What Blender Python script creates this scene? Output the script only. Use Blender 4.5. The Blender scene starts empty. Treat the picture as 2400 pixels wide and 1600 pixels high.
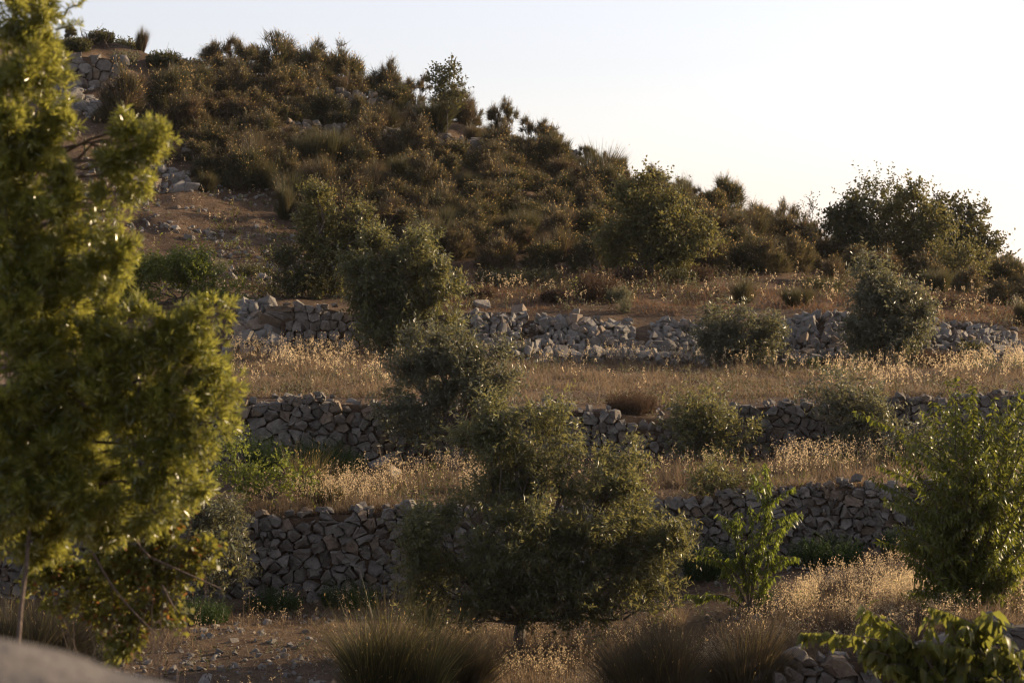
import bpy, bmesh, math
import numpy as np
from mathutils import Vector

S = bpy.context.scene
R = math.radians

# ------------------------------------------------------------------ camera, sky, sun, exposure
F = 5647.0            # focal length in photo pixels (2400 wide)
YH = 600.0            # photo row of the eye level
SUN_AZ, SUN_EL = 67.0, 16.5      # degrees right of the view axis, above the horizon
cam_d = bpy.data.cameras.new("camera")
cam = bpy.data.objects.new("camera", cam_d)
S.collection.objects.link(cam)
cam.location = (0, 0, 0)
cam.rotation_euler = (R(90), 0, 0)
cam_d.sensor_width = 36.0
cam_d.lens = 36.0 * F / 2400.0
cam_d.shift_y = -(800.0 - YH) / 2400.0
cam_d.clip_start = 0.1
cam_d.clip_end = 6000
cam_d.dof.use_dof = True
cam_d.dof.focus_distance = 42.0
cam_d.dof.aperture_fstop = 5.0
S.camera = cam

W = bpy.data.worlds.new("World")
S.world = W
W.use_nodes = True
nt = W.node_tree
nt.nodes.clear()
wo = nt.nodes.new("ShaderNodeOutputWorld")
bg = nt.nodes.new("ShaderNodeBackground")
sk = nt.nodes.new("ShaderNodeTexSky")
sk.sky_type = 'NISHITA'
sk.sun_disc = False
sk.sun_elevation = R(SUN_EL)
sk.sun_rotation = R(SUN_AZ)
sk.altitude = 600
sk.air_density = 1.0
sk.dust_density = 1.0
sk.ozone_density = 2.0
# directions below the horizon take the colour of the horizon (the valley air)
tcn = nt.nodes.new("ShaderNodeTexCoord")
sep = nt.nodes.new("ShaderNodeSeparateXYZ")
mx = nt.nodes.new("ShaderNodeMath"); mx.operation = 'MAXIMUM'; mx.inputs[1].default_value = 0.012
cmb = nt.nodes.new("ShaderNodeCombineXYZ")
nt.links.new(tcn.outputs["Generated"], sep.inputs[0])
nt.links.new(sep.outputs[0], cmb.inputs[0]); nt.links.new(sep.outputs[1], cmb.inputs[1])
nt.links.new(sep.outputs[2], mx.inputs[0]); nt.links.new(mx.outputs[0], cmb.inputs[2])
nt.links.new(cmb.outputs[0], sk.inputs[0])
hs = nt.nodes.new("ShaderNodeHueSaturation")      # milky summer air: a paler sky
hs.inputs["Saturation"].default_value = 0.45
tint = nt.nodes.new("ShaderNodeMix"); tint.data_type = 'RGBA'; tint.blend_type = 'MULTIPLY'; tint.inputs[0].default_value = 1.0
tint.inputs[7].default_value = (1.06, 0.97, 1.0, 1)
nt.links.new(sk.outputs[0], hs.inputs["Color"]); nt.links.new(hs.outputs[0], tint.inputs[6])
nt.links.new(tint.outputs[2], bg.inputs[0])
bg.inputs[1].default_value = 0.107
nt.links.new(bg.outputs[0], wo.inputs[0])

sun_d = bpy.data.lights.new("sun", 'SUN')
sun_d.energy = 5.0
sun_d.angle = R(0.53)
sun_d.color = (1.0, 0.76, 0.48)
sun = bpy.data.objects.new("sun", sun_d)
S.collection.objects.link(sun)
az, el = R(SUN_AZ), R(SUN_EL)
SUNV = Vector((math.sin(az) * math.cos(el), math.cos(az) * math.cos(el), math.sin(el)))
sun.rotation_euler = SUNV.to_track_quat('Z', 'Y').to_euler()

S.view_settings.view_transform = 'Standard'
S.view_settings.look = 'None'
S.view_settings.exposure = 0.9
S.view_settings.gamma = 1.0
S.view_settings.use_curve_mapping = False
S.cycles.use_denoising = True
S.cycles.denoiser = 'OPENIMAGEDENOISE'
S.cycles.denoising_input_passes = 'RGB_ALBEDO_NORMAL'
S.cycles.denoising_prefilter = 'ACCURATE'
S.cycles.filter_width = 1.2
S.cycles.max_bounces = 6
S.cycles.diffuse_bounces = 3
S.cycles.glossy_bounces = 2
S.cycles.transmission_bounces = 4
S.cycles.transparent_max_bounces = 4
S.cycles.volume_bounces = 0
S.cycles.caustics_reflective = False
S.cycles.caustics_refractive = False

# ------------------------------------------------------------------ small maths
def RNG(seed):
    return np.random.default_rng(seed)

def nrm(v):
    return v / np.maximum(np.linalg.norm(v, axis=-1, keepdims=True), 1e-9)

def P(px, py, d):
    return np.array([(px - 1200.0) / F * d, d, (YH - py) / F * d])

def hash2(ix, iy):
    h = (ix * 374761393 + iy * 668265263) & 0xffffffff
    h = ((h ^ (h >> 13)) * 1274126177) & 0xffffffff
    return ((h ^ (h >> 16)) & 0xffff) / 65535.0

def vnoise(x, y):
    x = np.asarray(x, float); y = np.asarray(y, float)
    ix = np.floor(x).astype(np.int64); iy = np.floor(y).astype(np.int64)
    fx = x - ix; fy = y - iy
    fx = fx * fx * (3 - 2 * fx); fy = fy * fy * (3 - 2 * fy)
    a = hash2(ix, iy); b = hash2(ix + 1, iy); c = hash2(ix, iy + 1); e = hash2(ix + 1, iy + 1)
    return (a * (1 - fx) + b * fx) * (1 - fy) + (c * (1 - fx) + e * fx) * fy

def fbm(x, y, o=4):
    s = 0; a = 0.5; t = 0
    for i in range(o):
        s = s + a * vnoise(x * 2 ** i + 17 * i, y * 2 ** i - 31 * i); t += a; a *= 0.5
    return s / t

# ------------------------------------------------------------------ mesh builder
class Geo:
    def __init__(self):
        self.V = []; self.F = []; self.n = 0
    def add(self, v, faces, mat=0):
        v = np.asarray(v, float).reshape(-1, 3)
        faces = np.asarray(faces, np.int64)
        self.V.append(v); self.F.append((faces + self.n, mat)); self.n += len(v)
    def leaves(self, b, d, n, L, Wd, mat=0, mid=0.42):
        """flat rhombic leaves: base b, unit direction d, unit normal n"""
        b = np.asarray(b); N = len(b)
        L = np.broadcast_to(L, (N,))[:, None]; Wd = np.broadcast_to(Wd, (N,))[:, None]
        s = nrm(np.cross(d, n))
        m = b + d * L * mid + n * L * 0.04
        v = np.stack([b, m + s * Wd / 2, b + d * L, m - s * Wd / 2], 1).reshape(-1, 3)
        self.add(v, np.arange(4 * N).reshape(N, 4), mat)
    def stems(self, b, d, L, Wd, mat=0):
        """thin tapered straight stems, one triangle each"""
        N = len(b)
        L = np.broadcast_to(L, (N,))[:, None]; Wd = np.broadcast_to(Wd, (N,))[:, None]
        r = self.rng.normal(size=(N, 3)); s = nrm(np.cross(d, r))
        v = np.stack([b - s * Wd / 2, b + s * Wd / 2, b + d * L], 1).reshape(-1, 3)
        self.add(v, np.arange(3 * N).reshape(N, 3), mat)
    def bent(self, b, d, L, Wd, bend, mat=0):
        """thin stems in two segments, bending by the vector bend at the tip"""
        N = len(b)
        L = np.broadcast_to(L, (N,))[:, None]; Wd = np.broadcast_to(Wd, (N,))[:, None]
        r = self.rng.normal(size=(N, 3)); s = nrm(np.cross(d, r))
        m = b + d * L * 0.55 + bend * 0.25 * L
        t = b + d * L + bend * L
        v = np.stack([b - s * Wd / 2, b + s * Wd / 2, m + s * Wd * 0.38, m - s * Wd * 0.38, t], 1).reshape(-1, 3)
        k = np.arange(N)[:, None] * 5
        self.add(v, k + np.array([[0, 1, 2, 3]]), mat)
        self.F.append((k + np.array([[3, 2, 4]]) + self.n - len(v), mat))
    rng = RNG(99)
    def tube(self, pts, rad, sides=6, mat=0):
        pts = np.asarray(pts, float); n = len(pts)
        rad = np.broadcast_to(rad, (n,))
        t = np.gradient(pts, axis=0); t = nrm(t)
        ref = np.array([0.31, 0.2, 1.0]) if abs(t[0][2]) < 0.8 else np.array([1.0, 0.3, 0.1])
        a = nrm(np.cross(t, ref)); b = np.cross(t, a)
        ang = np.arange(sides) / sides * 2 * math.pi
        v = pts[:, None] + (a[:, None] * np.cos(ang)[None, :, None] + b[:, None] * np.sin(ang)[None, :, None]) * rad[:, None, None]
        f = []
        for i in range(n - 1):
            for j in range(sides):
                f.append((i * sides + j, i * sides + (j + 1) % sides, (i + 1) * sides + (j + 1) % sides, (i + 1) * sides + j))
        self.add(v.reshape(-1, 3), f, mat)
        self.F.append((np.array([[(n - 1) * sides + j for j in range(sides)]]) + self.n - n * sides, mat))
    def mesh(self, name, mats, origin=(0, 0, 0), smooth=False):
        V = np.concatenate(self.V) - np.asarray(origin, float)
        me = bpy.data.meshes.new(name)
        idx = np.concatenate([f.ravel() for f, m in self.F])
        tot = np.concatenate([np.full(len(f), f.shape[1]) for f, m in self.F])
        mi = np.concatenate([np.full(len(f), m) for f, m in self.F])
        st = np.concatenate([[0], np.cumsum(tot)[:-1]])
        me.vertices.add(len(V)); me.vertices.foreach_set("co", V.ravel().astype(np.float32))
        me.loops.add(len(idx)); me.loops.foreach_set("vertex_index", idx.astype(np.int32))
        me.polygons.add(len(tot))
        me.polygons.foreach_set("loop_start", st.astype(np.int32))
        me.polygons.foreach_set("loop_total", tot.astype(np.int32))
        me.polygons.foreach_set("material_index", mi.astype(np.int32))
        me.polygons.foreach_set("use_smooth", np.full(len(tot), bool(smooth)))
        for m in (mats if isinstance(mats, (list, tuple)) else [mats]):
            me.materials.append(m)
        me.update(calc_edges=True)
        me.validate()
        return me

def link(name, data, parent=None, loc=None):
    o = bpy.data.objects.new(name, data)
    S.collection.objects.link(o)
    if parent is not None:
        o.parent = parent
    if loc is not None:
        o.location = tuple(float(c) for c in loc)
    return o

def tag(o, label=None, cat=None, group=None, kind=None):
    if label: o["label"] = label
    if cat: o["category"] = cat
    if group: o["group"] = group
    if kind: o["kind"] = kind
    return o

def thing(name, loc, label, cat, group=None):
    o = link(name, None, None, loc)
    o.empty_display_size = 0.2
    return tag(o, label, cat, group)

# ------------------------------------------------------------------ materials
def newmat(name):
    m = bpy.data.materials.new(name); m.use_nodes = True
    t = m.node_tree; t.nodes.clear()
    return m, t, t.nodes.new, t.links.new

KL = 0.72
def leaf_mat(name, a, b, back=None, trans=0.3, tcol=None, rough=0.5, spec=0.4, objvar=None, shoot=3.0):
    """leaf colours a..b vary leaf by leaf; the underside may differ; light passes through in colour tcol"""
    a, b = tuple(c * KL for c in a), tuple(c * KL for c in b); spec *= 0.7
    if back is not None: back = tuple(c * KL * 0.75 for c in back)
    m, t, N, Lk = newmat(name)
    out = N("ShaderNodeOutputMaterial")
    geo = N("ShaderNodeNewGeometry")
    mixc = N("ShaderNodeMix"); mixc.data_type = 'RGBA'
    Lk(geo.outputs["Random Per Island"], mixc.inputs[0])
    mixc.inputs[6].default_value = (*a, 1); mixc.inputs[7].default_value = (*b, 1)
    col = mixc.outputs[2]
    if objvar is not None:
        oi = N("ShaderNodeObjectInfo")
        mo = N("ShaderNodeMix"); mo.data_type = 'RGBA'
        mm = N("ShaderNodeMath"); mm.operation = 'MULTIPLY'; mm.inputs[1].default_value = 0.75
        Lk(oi.outputs["Random"], mm.inputs[0]); Lk(mm.outputs[0], mo.inputs[0])
        Lk(col, mo.inputs[6]); mo.inputs[7].default_value = (*objvar, 1)
        col = mo.outputs[2]
    if back is not None:
        mb = N("ShaderNodeMix"); mb.data_type = 'RGBA'
        Lk(geo.outputs["Backfacing"], mb.inputs[0]); Lk(col, mb.inputs[6]); mb.inputs[7].default_value = (*back, 1)
        col = mb.outputs[2]
    tc = N("ShaderNodeTexCoord")
    nz = N("ShaderNodeTexNoise"); nz.inputs["Scale"].default_value = shoot; nz.inputs["Detail"].default_value = 2
    Lk(tc.outputs["Object"], nz.inputs["Vector"])
    mr = N("ShaderNodeMapRange"); mr.inputs[1].default_value = 0.35; mr.inputs[2].default_value = 0.65
    mr.inputs[3].default_value = 0.68; mr.inputs[4].default_value = 1.35
    Lk(nz.outputs["Fac"], mr.inputs[0])
    mv = N("ShaderNodeVectorMath"); mv.operation = 'SCALE'
    Lk(col, mv.inputs[0]); Lk(mr.outputs[0], mv.inputs["Scale"]); col = mv.outputs[0]
    pr = N("ShaderNodeBsdfPrincipled")
    Lk(col, pr.inputs["Base Color"]); pr.inputs["Roughness"].default_value = rough
    pr.inputs["Specular IOR Level"].default_value = spec
    tr = N("ShaderNodeBsdfTranslucent")
    if tcol is None: tcol = tuple(c * 1.6 for c in b)
    mt = N("ShaderNodeMix"); mt.data_type = 'RGBA'
    mt.inputs[0].default_value = 0.7
    Lk(col, mt.inputs[6]); mt.inputs[7].default_value = (*tcol, 1)
    Lk(mt.outputs[2], tr.inputs[0])
    ms = N("ShaderNodeMixShader"); ms.inputs[0].default_value = trans
    Lk(pr.outputs[0], ms.inputs[1]); Lk(tr.outputs[0], ms.inputs[2])
    Lk(ms.outputs[0], out.inputs[0])
    return m

def noise_ramp(N, Lk, vec, scale, stops, detail=6, rough=0.6):
    n = N("ShaderNodeTexNoise"); n.inputs["Scale"].default_value = scale
    n.inputs["Detail"].default_value = detail; n.inputs["Roughness"].default_value = rough
    Lk(vec, n.inputs["Vector"])
    r = N("ShaderNodeValToRGB")
    while len(r.color_ramp.elements) < len(stops): r.color_ramp.elements.new(0.5)
    for e, (p, c) in zip(r.color_ramp.elements, stops):
        e.position = p; e.color = (*c, 1)
    Lk(n.outputs["Fac"], r.inputs[0])
    return n, r

def rock_mat(name, a, b, stain, warm, scale=1.0):
    m, t, N, Lk = newmat(name)
    out = N("ShaderNodeOutputMaterial"); pr = N("ShaderNodeBsdfPrincipled")
    tc = N("ShaderNodeTexCoord"); geo = N("ShaderNodeNewGeometry")
    isl = N("ShaderNodeMix"); isl.data_type = 'RGBA'
    Lk(geo.outputs["Random Per Island"], isl.inputs[0])
    isl.inputs[6].default_value = (*a, 1); isl.inputs[7].default_value = (*b, 1)
    # warm freshly broken stones, about one in six
    gt = N("ShaderNodeMath"); gt.operation = 'MULTIPLY_ADD'; gt.inputs[1].default_value = 7.3; gt.inputs[2].default_value = 0.0
    fr = N("ShaderNodeMath"); fr.operation = 'FRACT'
    st = N("ShaderNodeMath"); st.operation = 'GREATER_THAN'; st.inputs[1].default_value = 0.84
    Lk(geo.outputs["Random Per Island"], gt.inputs[0]); Lk(gt.outputs[0], fr.inputs[0]); Lk(fr.outputs[0], st.inputs[0])
    wm = N("ShaderNodeMix"); wm.data_type = 'RGBA'
    Lk(st.outputs[0], wm.inputs[0]); Lk(isl.outputs[2], wm.inputs[6]); wm.inputs[7].default_value = (*warm, 1)
    n1, r1 = noise_ramp(N, Lk, tc.outputs["Object"], 7 * scale, [(0.42, (0, 0, 0)), (0.66, (1, 1, 1))], 8, 0.7)
    mxs = N("ShaderNodeMix"); mxs.data_type = 'RGBA'
    sc = N("ShaderNodeMath"); sc.operation = 'MULTIPLY'; sc.inputs[1].default_value = 0.65
    Lk(r1.outputs[0], sc.inputs[0]); Lk(sc.outputs[0], mxs.inputs[0])
    Lk(wm.outputs[2], mxs.inputs[6]); mxs.inputs[7].default_value = (*stain, 1)
    Lk(mxs.outputs[2], pr.inputs["Base Color"]); pr.inputs["Roughness"].default_value = 0.9
    pr.inputs["Specular IOR Level"].default_value = 0.2
    n2 = N("ShaderNodeTexNoise"); n2.inputs["Scale"].default_value = 22 * scale; n2.inputs["Detail"].default_value = 6
    n2.inputs["Roughness"].default_value = 0.7
    Lk(tc.outputs["Object"], n2.inputs["Vector"])
    bp = N("ShaderNodeBump"); bp.inputs["Strength"].default_value = 0.9; bp.inputs["Distance"].default_value = 0.03 / scale
    Lk(n2.outputs["Fac"], bp.inputs["Height"]); Lk(bp.outputs[0], pr.inputs["Normal"])
    Lk(pr.outputs[0], out.inputs[0])
    return m

def ground_mat():
    m, t, N, Lk = newmat("dry_soil")
    out = N("ShaderNodeOutputMaterial"); pr = N("ShaderNodeBsdfPrincipled")
    tc = N("ShaderNodeTexCoord"); v = tc.outputs["Object"]
    n1, r1 = noise_ramp(N, Lk, v, 0.55, [(0.3, (0.070, 0.050, 0.036)), (0.5, (0.125, 0.088, 0.060)), (0.72, (0.19, 0.14, 0.096))], 8, 0.65)
    n2, r2 = noise_ramp(N, Lk, v, 9, [(0.35, (0.55, 0.5, 0.48)), (0.7, (1.3, 1.25, 1.15))], 8, 0.75)
    mul = N("ShaderNodeMix"); mul.data_type = 'RGBA'; mul.blend_type = 'MULTIPLY'; mul.inputs[0].default_value = 1
    Lk(r1.outputs[0], mul.inputs[6]); Lk(r2.outputs[0], mul.inputs[7])
    # small pale stones lying in the soil
    vo = N("ShaderNodeTexVoronoi"); vo.inputs["Scale"].default_value = 9
    Lk(v, vo.inputs["Vector"])
    sepc = N("ShaderNodeSeparateColor"); Lk(vo.outputs["Color"], sepc.inputs[0])
    th = N("ShaderNodeMath"); th.operation = 'MULTIPLY'; th.inputs[1].default_value = 0.34
    Lk(sepc.outputs[0], th.inputs[0])
    lt = N("ShaderNodeMath"); lt.operation = 'LESS_THAN'
    Lk(vo.outputs["Distance"], lt.inputs[0]); Lk(th.outputs[0], lt.inputs[1])
    gate = N("ShaderNodeMath"); gate.operation = 'GREATER_THAN'; gate.inputs[1].default_value = 0.62
    Lk(sepc.outputs[1], gate.inputs[0])
    both = N("ShaderNodeMath"); both.operation = 'MULTIPLY'
    Lk(lt.outputs[0], both.inputs[0]); Lk(gate.outputs[0], both.inputs[1])
    peb = N("ShaderNodeMix"); peb.data_type = 'RGBA'
    Lk(both.outputs[0], peb.inputs[0]); Lk(mul.outputs[2], peb.inputs[6]); peb.inputs[7].default_value = (0.19, 0.168, 0.14, 1)
    Lk(peb.outputs[2], pr.inputs["Base Color"]); pr.inputs["Roughness"].default_value = 0.95
    pr.inputs["Specular IOR Level"].default_value = 0.1
    ad = N("ShaderNodeMath"); ad.operation = 'MULTIPLY_ADD'; ad.inputs[1].default_value = 0.4
    Lk(both.outputs[0], ad.inputs[0]); Lk(n2.outputs["Fac"], ad.inputs[2])
    bp = N("ShaderNodeBump"); bp.inputs["Strength"].default_value = 1.0; bp.inputs["Distance"].default_value = 0.07
    Lk(ad.outputs[0], bp.inputs["Height"]); Lk(bp.outputs[0], pr.inputs["Normal"])
    Lk(pr.outputs[0], out.inputs[0])
    return m

def bark_mat(name, a, b):
    m, t, N, Lk = newmat(name)
    out = N("ShaderNodeOutputMaterial"); pr = N("ShaderNodeBsdfPrincipled")
    tc = N("ShaderNodeTexCoord")
    n1, r1 = noise_ramp(N, Lk, tc.outputs["Object"], 14, [(0.35, a), (0.7, b)], 6, 0.7)
    Lk(r1.outputs[0], pr.inputs["Base Color"]); pr.inputs["Roughness"].default_value = 0.9
    bp = N("ShaderNodeBump"); bp.inputs["Strength"].default_value = 0.8; bp.inputs["Distance"].default_value = 0.02
    Lk(n1.outputs["Fac"], bp.inputs["Height"]); Lk(bp.outputs[0], pr.inputs["Normal"])
    Lk(pr.outputs[0], out.inputs[0])
    return m

M = {}
M['soil'] = ground_mat()
M['stone'] = rock_mat("limestone", (0.138, 0.122, 0.105), (0.235, 0.21, 0.18), (0.08, 0.071, 0.062), (0.20, 0.152, 0.108))
M['rubble'] = rock_mat("rubble_limestone", (0.165, 0.148, 0.13), (0.275, 0.25, 0.218), (0.10, 0.09, 0.08), (0.24, 0.185, 0.135))
M['boulder'] = rock_mat("boulder_stone", (0.15, 0.135, 0.125), (0.18, 0.16, 0.145), (0.07, 0.066, 0.068), (0.18, 0.155, 0.14), 0.45)
M['bark'] = bark_mat("bark", (0.05, 0.04, 0.032), (0.13, 0.105, 0.08))
M['twig'] = bark_mat("twig_bark", (0.07, 0.05, 0.04), (0.15, 0.11, 0.085))
M['olive'] = leaf_mat("olive_leaf", (0.058, 0.074, 0.027), (0.112, 0.124, 0.052), (0.15, 0.16, 0.115), 0.42, (0.36, 0.32, 0.09), 0.36, 0.6)
M['olive_grey'] = leaf_mat("olive_leaf_grey", (0.055, 0.066, 0.04), (0.095, 0.105, 0.065), (0.17, 0.18, 0.14), 0.38, (0.31, 0.28, 0.115), 0.36, 0.6)
M['oak'] = leaf_mat("oak_leaf", (0.04, 0.047, 0.018), (0.085, 0.085, 0.034), None, 0.28, (0.22, 0.19, 0.05), 0.45, 0.5)
M['oak_light'] = leaf_mat("young_oak_leaf", (0.07, 0.078, 0.03), (0.13, 0.13, 0.055), None, 0.34, (0.33, 0.28, 0.08), 0.5, 0.3)
M['pine'] = leaf_mat("pine_needle", (0.085, 0.115, 0.02), (0.29, 0.29, 0.06), None, 0.45, (0.58, 0.54, 0.10), 0.26, 1.3, None, 9.0)
M['bramble'] = leaf_mat("bramble_leaf", (0.10, 0.125, 0.025), (0.19, 0.18, 0.05), None, 0.4, (0.42, 0.38, 0.06), 0.42, 0.5)
M['bramble_dry'] = leaf_mat("withered_leaf", (0.20, 0.09, 0.035), (0.33, 0.17, 0.06), None, 0.4, (0.5, 0.22, 0.06), 0.6, 0.2)
M['almond'] = leaf_mat("almond_leaf", (0.058, 0.078, 0.011), (0.125, 0.14, 0.025), None, 0.38, (0.32, 0.33, 0.04), 0.35, 0.45)
M['cherry'] = leaf_mat("broad_leaf", (0.07, 0.092, 0.014), (0.14, 0.155, 0.03), None, 0.42, (0.34, 0.40, 0.04), 0.33, 0.55)
M['broadleaf'] = leaf_mat("dusty_broad_leaf", (0.065, 0.08, 0.016), (0.145, 0.145, 0.036), None, 0.4, (0.36, 0.36, 0.06), 0.42, 0.4, None, 7.0)
M['fig'] = leaf_mat("green_leaf", (0.075, 0.10, 0.018), (0.13, 0.155, 0.03), None, 0.42, (0.35, 0.38, 0.05), 0.42, 0.5)
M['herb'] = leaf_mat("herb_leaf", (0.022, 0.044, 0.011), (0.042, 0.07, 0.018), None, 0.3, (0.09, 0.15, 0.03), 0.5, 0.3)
M['herb_pale'] = leaf_mat("pale_herb_leaf", (0.13, 0.16, 0.035), (0.21, 0.23, 0.06), None, 0.42, (0.40, 0.42, 0.08), 0.5, 0.3)
M['greyleaf'] = leaf_mat("grey_herb_leaf", (0.13, 0.135, 0.085), (0.22, 0.215, 0.14), None, 0.3, (0.34, 0.30, 0.15), 0.6, 0.2)
M['broom'] = leaf_mat("broom_stem", (0.042, 0.043, 0.022), (0.098, 0.086, 0.043), None, 0.26, (0.24, 0.18, 0.075), 0.5, 0.3, (0.09, 0.072, 0.042), 1.5)
M['broom_green'] = leaf_mat("green_broom_stem", (0.032, 0.042, 0.018), (0.075, 0.078, 0.034), None, 0.26, (0.2, 0.17, 0.06), 0.5, 0.3, (0.055, 0.052, 0.028), 1.5)
M['broom_brown'] = leaf_mat("dead_broom_stem", (0.062, 0.046, 0.033), (0.135, 0.095, 0.063), None, 0.26, (0.26, 0.165, 0.09), 0.6, 0.2, (0.08, 0.065, 0.042), 1.5)
M['pod'] = leaf_mat("broom_pod", (0.30, 0.21, 0.08), (0.46, 0.33, 0.14), None, 0.5, (0.75, 0.5, 0.2), 0.5, 0.4)
M['broom_gold'] = leaf_mat("yellow_broom_stem", (0.16, 0.145, 0.04), (0.27, 0.225, 0.07), None, 0.4, (0.5, 0.38, 0.1), 0.45, 0.5)
M['straw'] = leaf_mat("dry_grass_blade", (0.075, 0.056, 0.040), (0.24, 0.175, 0.11), None, 0.36, (0.40, 0.28, 0.165), 0.6, 0.3)
M['reddish'] = leaf_mat("reddish_grass", (0.07, 0.045, 0.03), (0.19, 0.115, 0.068), None, 0.36, (0.32, 0.185, 0.10), 0.6, 0.3)
M['oat'] = leaf_mat("oat_spikelet", (0.42, 0.31, 0.17), (0.66, 0.52, 0.32), None, 0.5, (0.92, 0.70, 0.40), 0.45, 0.5)
M['umbel'] = leaf_mat("umbel_flower", (0.45, 0.42, 0.30), (0.62, 0.58, 0.44), None, 0.4, (0.8, 0.72, 0.5), 0.7, 0.2)
M['thistle'] = leaf_mat("thistle_globe", (0.03, 0.03, 0.055), (0.05, 0.05, 0.08), None, 0.1, (0.06, 0.06, 0.1), 0.7, 0.2)
M['dead'] = leaf_mat("dead_scrub", (0.06, 0.042, 0.03), (0.13, 0.085, 0.055), None, 0.25, (0.22, 0.13, 0.07), 0.7, 0.2)

# ------------------------------------------------------------------ terrain: a loft through stations, each a depth and a photo row per column
def tab(*kv):
    return (np.array([k for k, _ in kv], float), np.array([v for _, v in kv], float))

def const(v):
    return tab((0, v))

ST = [  # (depth table, row table)  or (depth table, 'z', height table)
    (const(1.5), 'z', const(-1.75)),
    (const(7.0), 'z', const(-1.8)),
    (const(13.0), 'z', const(-4.1)),
    (const(22.0), 'z', const(-5.3)),
    (const(28.2), tab((1200, 1665), (1500, 1665), (1690, 1690), (1760, 1850), (2400, 1830))),
    (const(28.35), tab((1200, 1660), (1500, 1650), (1690, 1600), (1850, 1566), (2000, 1552), (2170, 1516), (2300, 1492), (2400, 1480))),
    (const(37.0), tab((0, 1400), (900, 1400), (1200, 1390), (1600, 1352), (1850, 1312), (2100, 1288), (2400, 1272))),
    (const(37.15), tab((0, 1250), (570, 1218), (900, 1204), (1050, 1195), (1200, 1192), (1600, 1180), (1740, 1162), (1850, 1150), (2000, 1142), (2100, 1142), (2400, 1132))),
    (const(43.0), tab((0, 1100), (560, 1087), (900, 1087), (1200, 1077), (1600, 1070), (1900, 1070), (2100, 1068), (2400, 1052))),
    (const(43.15), tab((0, 965), (560, 955), (740, 940), (900, 955), (1200, 962), (1400, 966), (1550, 985), (1700, 962), (1800, 953), (2000, 948), (2150, 942), (2400, 930))),
    (const(44.6), tab((0, 945), (560, 932), (900, 934), (1200, 938), (1550, 952), (1800, 940), (2100, 934), (2400, 920))),
    (const(58.0), tab((0, 830), (560, 830), (800, 830), (1100, 840), (1400, 847), (1700, 857), (2000, 860), (2200, 852), (2400, 842))),
    (const(59.7), tab((0, 725), (550, 735), (640, 716), (740, 718), (850, 732), (1100, 738), (1250, 752), (1330, 750), (1500, 762), (1700, 760), (1850, 762), (1950, 748), (2100, 768), (2250, 788), (2400, 808))),
    (const(61.2), tab((0, 700), (640, 700), (1100, 714), (1400, 716), (1700, 726), (2100, 738), (2400, 765))),
    (const(68.0), tab((0, 600), (300, 602), (560, 632), (700, 642), (1200, 655), (1700, 656), (2000, 666), (2200, 697), (2400, 722))),
    (const(76.0), tab((0, 365), (200, 385), (400, 425), (600, 472), (800, 502), (1200, 522), (1700, 575), (2000, 625), (2200, 648), (2400, 676))),
    (tab((0, 90), (900, 90), (1500, 86), (2400, 82)), tab((0, 86), (150, 92), (270, 106), (400, 148), (480, 168), (600, 172), (800, 205), (930, 248), (1080, 282), (1180, 326), (1330, 374), (1500, 434), (1700, 502), (1870, 560), (2100, 606), (2300, 632), (2400, 648), (2800, 705))),
]
def stations(px):
    D, Z = [], []
    for s in ST:
        d = np.interp(px, *s[0])
        if s[1] == 'z':
            z = np.interp(px, *s[2])
        else:
            z = (YH - np.interp(px, *s[1])) / F * d
        D.append(d); Z.append(z)
    for dd, dz in ((10, -1.3), (35, -7.5), (300, -60.0), (1500, -190.0)):
        D.append(D[16] + dd); Z.append(Z[16] + dz)
    return np.array(D), np.array(Z)

def ground_noise(x, y):
    a = np.interp(y, [0, 20, 30, 58, 63, 75, 95, 140], [0.02, 0.06, 0.05, 0.06, 0.14, 0.28, 0.28, 0.6])
    n = (fbm(x * 0.9 + 40, y * 0.9, 4) - 0.5) * 2
    return a * n

def ground_z(x, y):
    x = np.atleast_1d(np.asarray(x, float)); y = np.atleast_1d(np.asarray(y, float))
    px = 1200 + F * x / y
    D, Z = stations(px)
    z = np.where(y < D[0], Z[0], Z[-1])
    for i in range(len(D) - 1):
        t = (y - D[i]) / np.maximum(D[i + 1] - D[i], 1e-6)
        m = (t >= 0) & (t <= 1)
        z = np.where(m, Z[i] + (Z[i + 1] - Z[i]) * t, z)
    return z + ground_noise(x, y)

def gz(px, d):
    return float(ground_z((px - 1200) / F * d, d)[0])

def depth_at(px, py, lo, hi):
    """depth on the ground in column px whose photo row is py, between two depths"""
    ds = np.linspace(lo, hi, 160)
    zz = ground_z((px - 1200) / F * ds, ds)
    rows = YH - zz / ds * F
    return float(ds[np.argmin(np.abs(rows - py))])

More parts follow.
